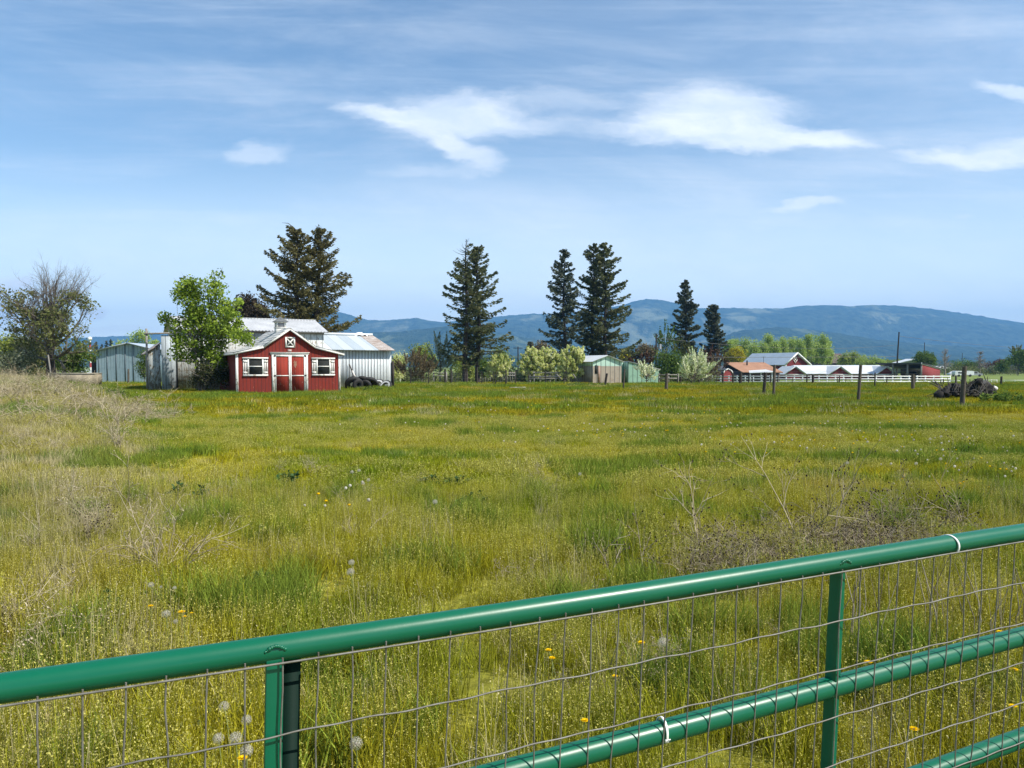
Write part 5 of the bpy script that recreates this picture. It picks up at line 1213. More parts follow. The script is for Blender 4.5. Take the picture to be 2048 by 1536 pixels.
def blades(mb, rng, n, rad, h0, h1, w, bend=.5, seg=3, lean=.25, tone=(0, 1)):
    r = rad * np.sqrt(rng.random(n)); th = rng.random(n) * 6.283
    bx, by = r * np.cos(th), r * np.sin(th); h = rng.uniform(h0, h1, n); az = rng.random(n) * 6.283
    dx, dy = np.cos(az), np.sin(az); fa = rng.random(n) * 6.283; wx, wy = np.cos(fa), np.sin(fa)
    ln = lean * rng.random(n) * h; bd = bend * rng.random(n) ** 1.5 * h; ww = w * rng.uniform(.6, 1.3, n); V = []
    for i in range(seg + 1):
        t = i / seg; cx = bx + dx * (ln * t + bd * t * t); cy = by + dy * (ln * t + bd * t * t); cz = h * (t - .18 * t * t * (bd / h)) - .01
        q = ww * (1 - t ** 1.6) * .5 + (0 if i < seg else 0)
        V.append(np.stack([cx - wx * q, cy - wy * q, cz], 1)); V.append(np.stack([cx + wx * q, cy + wy * q, cz], 1))
    V = np.stack(V, 1).reshape(-1, 3); b = (np.arange(n) * (2 * seg + 2))[:, None]; v = rng.uniform(*tone, n); F4 = []
    for i in range(seg - 1): F4.append(b + np.array([2 * i, 2 * i + 1, 2 * i + 3, 2 * i + 2])[None])
    q = 2 * (seg - 1); o = mb.n
    mb.add(V, np.vstack(F4) if F4 else np.zeros((0, 4), int), np.tile(v, seg - 1))
    tri = b + np.array([q, q + 1, q + 2])[None] + o; mb.F[3].append(tri); mb.A[3].append(v)
def panicles(mb, st, rng, n, rad, h0, h1, k=14, spread=.035, leng=.09, sz=.005):
    for i in range(n):
        r = rad * math.sqrt(rng.random()); th = rng.random() * 6.28; h = rng.uniform(h0, h1); ln = rng.standard_normal(2) * .10 * h
        b = np.array([r * math.cos(th), r * math.sin(th), 0]); t = b + np.array([ln[0], ln[1], h])
        az = rng.random() * 3.14; w = np.array([math.cos(az), math.sin(az), 0]) * .0009
        st.add([b - w, b + w, t + w, t - w], [(0, 1, 2, 3)], rng.uniform(.2, .8))
        q = rng.random(k); a = rng.random(k) * 6.28; rr = spread * (1 - q) ** .8 * rng.uniform(.3, 1, k)
        pos = t + np.stack([rr * np.cos(a), rr * np.sin(a), -leng * (1 - q)], 1)
        leafquads(mb, pos, rng, sz * 2, .55, rng.random(k))
def scoll(name): return bpy.data.collections.new(name)
def mk(coll, mb, mat, name):
    o = mb.build(name, mat); C.objects.unlink(o); coll.objects.link(o); return o
def merged(coll, name, parts):
    """one mesh with several materials"""
    mb = MB(); mi = []; order = {3: [], 4: []}
    for k, (p, mat) in enumerate(parts):
        for V in p.V: mb.V.append(V)
        for q in (3, 4):
            for f, a in zip(p.F[q], p.A[q]): mb.F[q].append(f + mb.n); mb.A[q].append(a); order[q].append(np.full(len(f), k))
        mb.n += p.n
    o = mb.build(name, parts[0][1]); idx = np.concatenate([np.concatenate(order[q]) for q in (3, 4) if order[q]])
    for p, mat in parts[1:]: o.data.materials.append(mat)
    if len(o.data.polygons) == len(idx): o.data.polygons.foreach_set('material_index', idx.astype(np.int32))
    C.objects.unlink(o); coll.objects.link(o); return o
def scatter(name, coll, pts, rot, scl, idx, kind='stuff', label=None):
    me = bpy.data.meshes.new(name); n = len(pts); me.vertices.add(n); me.vertices.foreach_set('co', pts.astype(np.float32).ravel())
    for k, t, a in (('rot', 'FLOAT_VECTOR', rot), ('scl', 'FLOAT_VECTOR', scl), ('idx', 'INT', idx)):
        at = me.attributes.new(k, t, 'POINT'); at.data.foreach_set('vector' if t == 'FLOAT_VECTOR' else 'value', np.asarray(a, np.int32 if t == 'INT' else np.float32).ravel())
    o = bpy.data.objects.new(name, me); C.objects.link(o)
    ng = bpy.data.node_groups.new(name, 'GeometryNodeTree'); ng.interface.new_socket('Geometry', in_out='INPUT', socket_type='NodeSocketGeometry'); ng.interface.new_socket('Geometry', in_out='OUTPUT', socket_type='NodeSocketGeometry')
    N = ng.nodes; gi = N.new('NodeGroupInput'); go = N.new('NodeGroupOutput'); iop = N.new('GeometryNodeInstanceOnPoints'); ci = N.new('GeometryNodeCollectionInfo')
    ci.inputs['Collection'].default_value = coll; ci.inputs['Separate Children'].default_value = True; ci.inputs['Reset Children'].default_value = True
    L = ng.links; L.new(gi.outputs[0], iop.inputs['Points']); L.new(ci.outputs[0], iop.inputs['Instance']); iop.inputs['Pick Instance'].default_value = True
    for k, t, s in (('rot', 'FLOAT_VECTOR', 'Rotation'), ('scl', 'FLOAT_VECTOR', 'Scale'), ('idx', 'INT', 'Instance Index')):
        a = N.new('GeometryNodeInputNamedAttribute'); a.data_type = t; a.inputs['Name'].default_value = k; L.new([x for x in a.outputs if x.enabled and x.name == 'Attribute'][0], iop.inputs[s])
    L.new(iop.outputs[0], go.inputs[0]); md = o.modifiers.new('scatter', 'NODES'); md.node_group = ng
    return tag(o, label, 'grass' if label else None, kind=kind)

def vn(x, y, s, seed=0):
    """smooth value noise 0..1"""
    x = x * s + 31.7 * seed + 1000; y = y * s + 17.3 * seed + 1000; xi = np.floor(x).astype(int); yi = np.floor(y).astype(int); fx = x - xi; fy = y - yi; fx = fx * fx * (3 - 2 * fx); fy = fy * fy * (3 - 2 * fy)
    tb = np.random.default_rng(99 + seed).random((256, 256)); g = lambda a, b: tb[a % 256, b % 256]
    return (g(xi, yi) * (1 - fx) + g(xi + 1, yi) * fx) * (1 - fy) + (g(xi, yi + 1) * (1 - fx) + g(xi + 1, yi + 1) * fx) * fy
def dryness(x, y):
    yy = np.maximum(y, 1); q = (-x - (.40 + .0032 * yy) * yy) / (.15 * yy + .5) + (vn(x, y, .5, 3) - .5) * 1.0
    return .72 * ss(q, -.1, .6) * (.15 + .85 * ss(y, 3, 9)) * (1 - ss(y, 60, 85))
def blocked(x, y):
    m = np.zeros(len(x), bool)
    for (s, w, d, mg) in ((shed, 5.9, 8, .05), (barn, wx1, 5.6, .05)):
        c, n = math.cos(s.a), math.sin(s.a); u = (x - s.o.x) * c + (y - s.o.y) * n; v = -(x - s.o.x) * n + (y - s.o.y) * c; m |= (u > -mg) & (u < w + mg) & (v > .0) & (v < d)
    return m
def sow(rng, y0, y1, dens, side=.82, ex=2.5):
    A = (side * (y1 ** 2 - y0 ** 2) + 2 * ex * (y1 - y0)); n = int(A * dens); y = rng.uniform(y0, y1, n * 3); keep = rng.random(n * 3) < (side * y + ex) / (side * y1 + ex); y = y[keep][:n]
    x = rng.uniform(-1, 1, len(y)) * (side * y + ex); k = ~blocked(x, y); return x[k], y[k]

def grass():
    rng = np.random.default_rng(2024)
    # --- near clumps
    near = scoll('near_clumps')
    for i in range(4):
        a = MB(); s = MB(); p = MB(); blades(a, rng, 170, .17, .05, .15, .0036, .9); panicles(p, s, rng, 50, .18, .10, .25, 15, .030, .075, .0036)
        merged(near, f'clump_{i}', [(a, M['g_near']), (s, M['g_near']), (p, M['g_seed'])])
    for i in range(3):
        a = MB(); blades(a, rng, 250, .17, .08, .24, .0042, .8); s = MB(); p = MB(); panicles(p, s, rng, 22, .17, .14, .30, 13, .025, .08, .0042)
        merged(near, f'clump_{4 + i}', [(a, M['g_near']), (s, M['g_near']), (p, M['g_seed'])])
    for i in range(2):
        a = MB(); blades(a, rng, 260, .15, .12, .32, .0055, .8); mk(near, a, M['g_lush'], f'clump_{7 + i}')
    for i in range(2):
        a = MB(); blades(a, rng, 110, .17, .06, .22, .004, .9, tone=(.3, 1)); s = MB(); p = MB(); panicles(p, s, rng, 20, .17, .2, .4, 8, .05, .1, .0036); merged(near, f'clump_{9 + i}', [(a, M['g_dry']), (s, M['g_dry']), (p, M['g_dry'])])
    x, y = sow(rng, 1.2, 9.5, 34)
    n = len(x); g1 = vn(x, y, .8, 1); g2 = vn(x, y, 2.2, 2); dr = dryness(x, y); r = rng.random(n); idx = rng.integers(0, 4, n)
    idx = np.where(r < .22 + .5 * (g1 > .6), rng.integers(4, 7, n), idx); idx = np.where((g2 > .68) & (rng.random(n) < .6), rng.integers(7, 9, n), idx); idx = np.where(rng.random(n) < .06 + .5 * dr, rng.integers(9, 11, n), idx)
    sc = .70 + .45 * vn(x, y, 1.3, 5) + .15 * rng.standard_normal(n); sc = np.clip(sc, .4, 1.4)
    rot = np.stack([rng.normal(0, .06, n), rng.normal(0, .06, n), rng.random(n) * 6.28], 1)
    scatter('meadow_grass', near, np.stack([x, y, hgt(x, y)], 1), rot, np.stack([sc, sc, sc * rng.uniform(.8, 1.15, n)], 1), idx)
    # --- middle clumps
    mid = scoll('mid_clumps')
    for i in range(3):
        a = MB(); s = MB(); p = MB(); blades(a, rng, 170, .30, .04, .12, .008, .9, 2); panicles(p, s, rng, 60, .30, .08, .18, 8, .035, .07, .0075)
        merged(mid, f'clump_{i}', [(a, M['g_near']), (s, M['g_near']), (p, M['g_seed'])])
    for i in range(3):
        a = MB(); blades(a, rng, 230, .30, .05, .17, .008, .8, 2); mk(mid, a, M['g_near'], f'clump_{3 + i}')
    for i in range(2):
        a = MB(); blades(a, rng, 230, .28, .08, .24, .009, .7, 2); mk(mid, a, M['g_lush'], f'clump_{6 + i}')
    for i in range(2):
        a = MB(); blades(a, rng, 110, .30, .06, .24, .006, 1.0, 2, tone=(.2, 1)); mk(mid, a, M['g_dry'], f'clump_{8 + i}')
    x, y = sow(rng, 9.5, 24, 13); n = len(x); g1 = vn(x, y, .35, 1); g2 = vn(x, y * 1.6, .55, 2); dr = dryness(x, y)
    idx = rng.integers(0, 3, n); idx = np.where(rng.random(n) < .2 + .4 * (g1 > .6), rng.integers(3, 6, n), idx); idx = np.where((g2 > .66) & (rng.random(n) < .75), rng.integers(6, 8, n), idx); idx = np.where(rng.random(n) < .02 + .5 * dr, rng.integers(8, 10, n), idx)
    sc = np.clip(.65 + .5 * vn(x, y, .7, 5) + .12 * rng.standard_normal(n), .4, 1.4); hz = sc * rng.uniform(.75, 1.15, n) * (1 + .3 * dr)
    scatter('meadow_grass', mid, np.stack([x, y, hgt(x, y)], 1), np.stack([rng.normal(0, .05, n), rng.normal(0, .05, n), rng.random(n) * 6.28], 1), np.stack([sc, sc, hz], 1), idx)
    # --- far clumps
    far = scoll('far_clumps')
    for i in range(3): a = MB(); blades(a, rng, 170, .60, .04, .12, .018, .9, 2); mk(far, a, M['g_far'], f'clump_{i}')
    for i in range(2): a = MB(); blades(a, rng, 180, .60, .06, .18, .018, .7, 2); mk(far, a, M['g_far'], f'clump_{3 + i}')
    for i in range(2): a = MB(); blades(a, rng, 180, .55, .10, .27, .018, .7, 2); mk(far, a, M['g_lush'], f'clump_{5 + i}')
    for i in range(2): a = MB(); blades(a, rng, 120, .60, .08, .30, .012, .9, 2, tone=(.2, 1)); mk(far, a, M['g_dry'], f'clump_{7 + i}')
    x, y = sow(rng, 24, 66, 4.2); x2, y2 = sow(rng, 66, 135, .9); x = np.concatenate([x, x2]); y = np.concatenate([y, y2])
    n = len(x); g1 = vn(x, y, .22, 1); g2 = vn(x, y * 1.8, .30, 2); dr = dryness(x, y)
    idx = rng.integers(0, 3, n); idx = np.where(rng.random(n) < .25 + .5 * (g1 > .55), rng.integers(3, 5, n), idx); idx = np.where((g2 > .63) & (rng.random(n) < .75), rng.integers(5, 7, n), idx)
    # greener and taller along the buildings
    c, s_ = math.cos(shed.a), math.sin(shed.a); u = (x - shed.o.x) * c + (y - shed.o.y) * s_; v = -(x - shed.o.x) * s_ + (y - shed.o.y) * c
    nearb = (v > -1.6) & (v < .2) & (u > -9) & (u < 12); idx = np.where(nearb & (rng.random(n) < .8), rng.integers(5, 7, n), idx)
    tr = (y > 34) & (y < 52) & (-x / y < .63); idx = np.where((rng.random(n) < .02 + .6 * dr) & ~(tr & (dr > 0)), rng.integers(7, 9, n), idx); idx = np.where(tr & (dr > .05) & (rng.random(n) < .7), rng.integers(5, 7, n), idx)
    k = 1 + .7 * ss(y, 66, 80); sc = np.clip(.7 + .5 * vn(x, y, .4, 5) + .12 * rng.standard_normal(n), .4, 1.4) * k; hz = sc / k ** .7 * rng.uniform(.7, 1.2, n) * (1 + .6 * dr)
    hz = np.where(nearb, hz * .85, hz)
    scatter('meadow_grass', far, np.stack([x, y, hgt(x, y)], 1), np.stack([rng.normal(0, .05, n), rng.normal(0, .05, n), rng.random(n) * 6.28], 1), np.stack([sc, sc, hz], 1), idx)
grass()

# ---------------- dry weeds ----------------
M['dry_stem'] = leafmat('dry_weed_stems', [(.26, .21, .13), (.40, .33, .21), (.54, .46, .31), (.70, .61, .44)], .25)
M['dry_dark'] = leafmat('dark_weed_stems', [(.16, .13, .10), (.26, .215, .16), (.38, .32, .24), (.54, .47, .36)], .25)
M['weed_head'] = leafmat('dark_seed_heads', [(.022, .016, .012), (.05, .038, .026), (.09, .07, .045), (.2, .17, .11)], 0)
def weed(rng, st, hd, h, spread, lev=3, r0=.0035, heads=True, droop=0., nk=(5, 4, 3), hsz=.006, start=None, d0=None, curl=.16):
    def grow(p, d, L, r, l):
        k = 5; pts = [p]; dd = d / np.linalg.norm(d)
        for i in range(k):
            dd = dd + rng.standard_normal(3) * curl + np.array([0, 0, -droop]); dd /= np.linalg.norm(dd); pts.append(pts[-1] + dd * L / k)
        pts = np.array(pts); pts[:, 2] = np.maximum(pts[:, 2], .01); st.tube(pts, np.linspace(r, r * .5, k + 1), 3, rng.random(), cap=False)
        if l >= lev:
            if heads: hd.ball(pts[-1], hsz * rng.uniform(.7, 1.3), 5, 3, (1, 1, 1.2), rng.random())
            return
        for i in range(nk[min(l, len(nk) - 1)]):
            j = rng.integers(1, k + 1); a = rvec(rng, 1)[0]; nd = dd * .75 + a * spread; grow(pts[j], nd, L * rng.uniform(.35, .65), r * .62, l + 1)
    grow(np.zeros(3) if start is None else start, np.array([rng.normal(0, .15), rng.normal(0, .15), 1.]) if d0 is None else d0, h, r0, 0)
def weeds():
    rng = np.random.default_rng(55)
    co = scoll('weed_clumps')
    for i in range(5):
        st = MB(); hd = MB()
        for q in range(3 if i < 3 else 6): weed(rng, st, hd, .38, .75, 3, .0028, True, .02, (5, 4, 3), .0045, np.array([rng.normal(0, .08), rng.normal(0, .08), 0]), np.array([rng.normal(0, .5), rng.normal(0, .5), 1.]))
        merged(co, f'weed_{i}', [(st, M['dry_stem']), (hd, M['dry_stem'])])
    for i in range(3):           # coarser for further away
        st = MB(); hd = MB()
        for q in range(4): weed(rng, st, hd, .50, .8, 2, .007, False, .02, (7, 5), .01, np.array([rng.normal(0, .25), rng.normal(0, .25), 0]), np.array([rng.normal(0, .5), rng.normal(0, .5), 1.]))
        merged(co, f'weed_{5 + i}', [(st, M['dry_stem']), (hd, M['dry_stem'])])
    x, y = sow(rng, 3, 60, 1.7); d = dryness(x, y) * (1 - ((y > 40) & (-x / y < .66))) * ss(vn(x, y, .35, 8), .25, .6); k = rng.random(len(x)) < d * np.where(y < 16, 1.0, np.where(y < 30, .75, .5)); x, y = x[k], y[k]
    xs, ys = sow(rng, 3, 12, .35); x = np.concatenate([x, xs]); y = np.concatenate([y, ys]); n = len(x)
    idx = np.where(y < 15, rng.integers(0, 5, n), rng.integers(5, 8, n)); sc = rng.uniform(.5, 1.15, n) * (1 + .25 * (y > 15))
    sc = np.where(np.arange(n) >= n - len(xs), sc * .6, sc)
    scatter('dry_weeds', co, np.stack([x, y, hgt(x, y)], 1), np.stack([rng.normal(0, .2, n), rng.normal(0, .2, n), rng.random(n) * 6.28], 1), np.repeat(sc[:, None], 3, 1), idx)
    # dead brush mat behind the gate on the right
    co2 = scoll('brush_clumps')
    for i in range(3):
        st = MB(); hd = MB()
        for q in range(9): weed(rng, st, hd, .26, .95, 2, .0032, i < 2, .05, (5, 4), .005, np.array([rng.normal(0, .16), rng.normal(0, .16), 0]), np.array([rng.normal(0, 1), rng.normal(0, 1), .7]))
        merged(co2, f'brush_{i}', [(st, M['dry_stem'] if i else M['dry_dark']), (hd, M['weed_head'])])
    P_ = []
    for i in range(190):
        px = rng.uniform(1390, 1900); py = 1128 - (px - 1390) * .13 + rng.normal(0, 20); P_.append(tuple(at_h(px, py + 8, .08)))
    P_ = np.array(P_); P_[:, 2] = hgt(P_[:, 0], P_[:, 1]); n = len(P_); sc = rng.uniform(.5, 1.1, n)
    scatter('dead_brush', co2, P_, np.stack([rng.normal(0, .3, n), rng.normal(0, .3, n), rng.random(n) * 6.28], 1), np.repeat(sc[:, None], 3, 1), rng.integers(0, 3, n))
    # single tall weeds one can point at
    def one(label, px, py, h, seed, mat='dry_dark', head='weed_head', lev=3, spread=.55, nk=(5, 3, 2), r0=.0045, d0=None, hsz=.0065, group=None, curl=.09, n=1):
        p = at_h(px, py, 0); p.z = H(p.x, p.y); rg = np.random.default_rng(seed); root = thing('dried_weed', label, 'weed', p, 0, group); st = MB(); hd = MB()
        for i in range(n): weed(rg, st, hd, h * (1 if i == 0 else rg.uniform(.5, .9)), spread, lev, r0, True, 0, nk, hsz, None if i == 0 else np.array([rg.normal(0, .05), rg.normal(0, .05), 0]), np.array(d0 if (d0 and i == 0) else (rg.normal(0, .45 if i else .12), rg.normal(0, .3), 1.)), curl)
        st.build('stems', M[mat], root); tag(hd.build('seed_heads', M[head], root), kind='stuff')
    one('tall forked dark weed with seed heads, leftmost of those above the gate rail', 1392, 1118, .56, 1, 'dry_stem', r0=.006, d0=(.05, 0, 1), n=3)
    one('tall dark branching weed in the middle of those above the gate rail', 1600, 1112, .70, 2, 'dry_stem', r0=.006, d0=(-.22, 0, 1), n=2)
    one('dark branching weed right beside the tallest one above the gate rail', 1655, 1100, .60, 3, r0=.006, d0=(.03, 0, 1), n=2)
    one('thin pale leaning weed right of the brush patch near the cable tie', 1945, 1085, .72, 4, 'dry_stem', d0=(-.62, .2, 1), hsz=.006)
    one('low bushy dark weed over the grey brush patch', 1760, 1092, .42, 5, n=4)
    one('short dark weed at the right end of the brush patch', 1850, 1085, .40, 6, n=3)
    one('short thin dark weed standing alone left of the brush patch', 1285, 1150, .34, 7, lev=2, n=2)
    one('slim dark weed with few heads above the middle of the gate rail', 1226, 1160, .34, 8, lev=2, nk=(4, 3), n=2)
    one('large pale dry weed with fanned forked branches in the left grass', 318, 1160, .62, 9, 'dry_stem', 'dry_stem', d0=(-.32, 0, 1), r0=.006, hsz=.004, n=6, spread=.65)
    one('pale dry weed branches reaching right of the large fanned one', 330, 1150, .55, 10, 'dry_stem', 'dry_stem', d0=(.75, .1, .6), r0=.004, hsz=.004, n=4)
    one('low tangled grey weed left of the large fanned one', 185, 1095, .42, 11, 'dry_stem', 'weed_head', d0=(-.3, .1, 1), r0=.003, hsz=.005, n=7, spread=.75)
    one('pale dry weed above the left end of the gate rail', 20, 1290, .36, 12, 'dry_stem', 'dry_stem', d0=(.35, .2, 1), r0=.004, hsz=.003, n=5, spread=.6)
    one('thin pale forked stalk at the left edge of the grass', 85, 1120, .42, 13, 'dry_stem', 'dry_stem', lev=2, r0=.003, hsz=.004, n=3)
    one('pale straw weed in the grass between the dandelions and the tuft', 700, 1090, .34, 14, 'dry_stem', 'dry_stem', d0=(.8, 0, .6), lev=2, r0=.0025, hsz=.003, n=3)
    one('tall pale stalks on the crest of the dry grass at left', 235, 905, .8, 15, 'dry_stem', 'dry_stem', r0=.008, hsz=.008, n=5)
    # upright dark stems seen through the mesh
    st = MB(); p0 = at_h(1850, 1330, 0); p0.z = H(p0.x, p0.y)
    for i in range(46):
        px = rng.uniform(1690, 2080); q = at_h(px, 1300 + rng.uniform(-40, 60), 0); b = Vector((q.x, q.y, H(q.x, q.y))) - p0; h = rng.uniform(.25, .6)
        st.tube([b, b + Vector((rng.normal(0, .02), rng.normal(0, .02), h * .5)), b + Vector((rng.normal(0, .05), rng.normal(0, .04), h))], [.003, .0026, .0012], 4, rng.random(), cap=False)
    o = st.build('dead_stalks', M['dry_dark']); o.location = p0; tag(o, kind='stuff')
weeds()

# ---------------- broad leaved weeds ----------------
def herb(label, px, py, wpx, hm, seed, n=120, leaf=.05, mat='g_herb'):
    p = at_h(px, py, .0); p.z = H(p.x, p.y); k = p.y / FPX; R_ = wpx * k / 2; rng = np.random.default_rng(seed)
    root = thing('leafy_weed', label, 'weed', p); lv = MB(); st = MB(); ns = max(8, int(60 * R_))
    for i in range(ns):
        a = rng.random() * 6.28; r = R_ * math.sqrt(rng.random()); b = np.array([r * math.cos(a), r * math.sin(a) * .7, 0]); h = hm * rng.uniform(.5, 1.05) * (1 - .4 * r / R_)
        c = curve(b, b + np.array([rng.normal(0, .06), rng.normal(0, .06), h]), rng, .1, 5); st.tube(c, [.003, .003, .0025, .002, .001], 4, .3, cap=False)
        m_ = max(6, n // ns); t = rng.random(m_) ** .8; pos = np.stack([np.interp(t, np.linspace(0, 1, 5), c[:, j]) for j in range(3)], 1)
        az = rng.random(m_) * 6.28; d = np.stack([np.cos(az), np.sin(az), rng.uniform(.1, .9, m_)], 1); d /= np.linalg.norm(d, axis=1)[:, None]
        leafquads(lv, pos + d * leaf * .45, rng, leaf, .36, rng.random(m_), direc=d, jit=.15)
    lv.build('leaves', M[mat], root); st.build('stems', M['g_herb'], root)
herb('dark green leafy weed patch in the left grass above the fanned dry weed', 378, 1012, 90, .30, 1, 700, .06)
herb('lower dark green leafy patch right of the tall leafy one', 450, 1000, 110, .18, 2, 600, .05)
herb('single upright blue green leafy weed right of the dark patch', 576, 978, 26, .30, 3, 200, .08)
herb('small rounded dark green tuft in the middle of the meadow', 942, 1012, 66, .15, 4, 500, .045)
herb('pale green flat weed patch just above the rounded tuft', 888, 968, 96, .14, 5, 600, .05)
herb('dark leafy weed low in the grass left of the gate centre', 530, 1180, 60, .14, 6, 360, .045)
herb('dark green weed patch left of the puffball pair', 240, 1215, 110, .12, 7, 400, .04)
herb('lush green weed seen through the mesh left of the first upright', 432, 1440, 90, .12, 8, 360, .04)
herb('broad green weed seen through the mesh at the lower right corner', 1940, 1400, 200, .20, 9, 900, .06)
herb('dark green weed seen through the mesh right of the second upright', 1765, 1420, 110, .14, 10, 420, .045)
herb('grass green leafy patch at the foot of the brush pile', 2010, 806, 90, .55, 11, 900, .16, 'green')
herb('green weeds at the foot of the green shed gable', 1180, 772, 90, .35, 12, 500, .14, 'green')
herb('tall green weeds growing around the tyre heap', 742, 783, 40, .45, 13, 360, .12, 'green')
herb('green weeds before the lone wall left of the barn', 200, 792, 110, .45, 14, 600, .14, 'green')

# ---------------- dandelions ----------------
M['petal'] = leafmat('dandelion_petals', [(.70, .40, .005), (.80, .52, .008), (.85, .60, .01)], .25)
M['pappus'] = leafmat('dandelion_pappus', [(.50, .46, .36), (.62, .58, .48), (.78, .75, .66)], .5)
M['d_stem'] = plain('flower_stem', (.22, .25, .08), (.16, .20, .06))
def flower(kind, label, px, py, h=.26, sc=1., seed=0, group=None):
    p = at_h(px, py, h); root = thing('dandelion' if kind == 'y' else 'dandelion_clock', label, 'flower', (p.x, p.y, H(p.x, p.y)), 0, group); rng = np.random.default_rng(seed)
    MB().tube(curve((rng.normal(0, .02), .01, 0), (0, 0, h), rng, .1, 6), .0018 * sc, 5).build('stem', M['d_stem'], root)
    mb = MB()
    if kind == 'y':
        for ring, (R_, n, up) in enumerate(((.018, 26, .12), (.014, 22, .35), (.009, 16, .7))):
            a = np.arange(n) * 6.283 / n + rng.random(n) * .2; d = np.stack([np.cos(a), np.sin(a), np.full(n, up)], 1); d /= np.linalg.norm(d, axis=1)[:, None]
            w = np.stack([-np.sin(a), np.cos(a), 0 * a], 1); c = np.array([0, 0, h]) + d * R_ * .5 * sc; mb.cards(c, d * R_ * .5 * sc, w * .0026 * sc, rng.random(n))
        mb.build('flower_head', M['petal'], root)
    else:
        n = 95; i = np.arange(n) + .5; ph = np.arccos(1 - 2 * i / n); th = math.pi * (1 + 5 ** .5) * i; d = np.stack([np.cos(th) * np.sin(ph), np.sin(th) * np.sin(ph), np.cos(ph)], 1); d = d[(d[:, 2] > -.75)]
        n = len(d); R_ = .0185 * sc; c0 = np.array([0, 0, h]); w = np.cross(d, rvec(rng, n)); w /= np.linalg.norm(w, axis=1)[:, None]; q = np.cross(d, w)
        mb.cards(c0 + d * R_ * .55, d * R_ * .42, w * .0004 * sc, rng.random(n))
        for t in range(3):
            e = math.cos(t * 2.1) * w + math.sin(t * 2.1) * q; mb.cards(c0 + d * R_ * rng.uniform(.9, 1.05, n)[:, None], e * .0042 * sc, np.cross(d, e) * .0006 * sc, rng.random(n))
        mb.build('seed_ball', M['pappus'], root); MB().ball((0, 0, h), .0045 * sc, 8, 6).build('core', M['bark_pale'], root)
    return root
for i, a in enumerate([
    ('y', 'yellow dandelion alone left of the white puffball above the gate', 301, 1212), ('y', 'largest yellow dandelion of the cluster above the left gate rail', 363, 1224, .27, 1.25),
    ('y', 'yellow dandelion lowest in the cluster above the left gate rail', 370, 1233, .25, .8), ('y', 'orange yellow dandelion bud right of the cluster above the gate', 383, 1226, .26, .6),
    ('y', 'yellow dandelion under the puffballs left of the first upright', 485, 1516, .24, 1.1), ('y', 'yellow dandelion just under the top rail at its middle', 930, 1270),
    ('y', 'upper yellow dandelion of the pair in the mesh centre', 1097, 1300), ('y', 'lower yellow dandelion of the pair in the mesh centre', 1104, 1316),
    ('y', 'yellow dandelion next to a pale puffball right of the mesh centre', 1283, 1285, .26, 1.1), ('y', 'small yellow dandelion between two horizontal mesh wires', 1230, 1352, .26, .8),
    ('y', 'yellow dandelion just above the second rail left of its cable tie', 1170, 1441, .25, 1.0), ('y', 'yellow dandelion below the second rail right of the second upright', 1828, 1458, .22, 1.1),
    ('y', 'yellow dandelion in the mesh at the right edge under the second rail', 2029, 1339, .24, 1.0), ('y', 'yellow dandelion just above the second rail near the right edge', 2001, 1264, .26, 1.1),
    ('y', 'yellow dandelion above the second rail right of the second upright', 1737, 1324, .26, 1.1), ('y', 'yellow dandelion low at the right edge under the third rail', 2026, 1412, .24, 1.0),
    ('w', 'ragged white puffball highest of the group above the left rail', 302, 1170), ('w', 'round white puffball between the yellow dandelions above the left rail', 332, 1228, .27, 1.2),
    ('w', 'tiny white puffball just right of the ragged one', 322, 1174, .24, .5), ('w', 'small pale puffball up right of the cluster above the gate', 349, 1176, .24, .65), ('w', 'flat pale puffball under the yellow cluster', 351, 1243, .22, .75),
    ('w', 'white puffball left of the first upright, highest one', 448, 1413, .25, 1.1), ('w', 'half blown puffball nearest to the first upright', 493, 1440, .25, 1.05), ('w', 'large faint puffball crossed by the mesh wire near the first upright', 471, 1477, .24, 1.3), ('w', 'faint puffball left of the large faint one', 437, 1477, .24, 1.1), ('w', 'round puffball directly above the lowest yellow dandelion', 493, 1502, .24, 1.25),
    ('w', 'brightest white puffball in the meadow at centre left', 718, 941, .25, 1.2), ('w', 'smaller puffball just left of the brightest one in the meadow', 704, 944, .28, 1.2), ('w', 'puffball below right of the brightest one in the meadow', 737, 960, .26, 1.2), ('w', 'puffball beneath the brightest one in the meadow', 726, 967, .26, 1.1),
    ('w', 'round puffball above the middle of the left half of the rail', 701, 1144, .26, 1.3), ('w', 'flat puffball just above the round one in the middle grass', 703, 1125, .26, 1.1), ('w', 'lone white puffball in the meadow right of centre', 1160, 948, .25, 1.2),
    ('w', 'blown puffball in the mesh beside a yellow dandelion', 1325, 1285, .26, 1.3), ('w', 'pale puffball in the grass near the small straw weed', 870, 1004, .28, 1.3), ('w', 'white puffball low left of the lower mesh corner', 712, 1487, .22, 1.3),
    ('w', 'white puffball in the right meadow above the dark weeds', 1695, 926, .25, 1.25), ('w', 'left white puffball of a pair in the right meadow', 1832, 927, .25, 1.25), ('w', 'right white puffball of a pair in the right meadow', 1881, 918, .25, 1.25), ('w', 'white puffball in the far right meadow near the edge', 1860, 878, .25, 1.35), ('w', 'white puffball in the far right meadow next to another', 1882, 873, .25, 1.35),
  ]):
    flower(a[0], a[1], a[2], a[3], a[4] if len(a) > 4 else .26, a[5] if len(a) > 5 else 1., i)
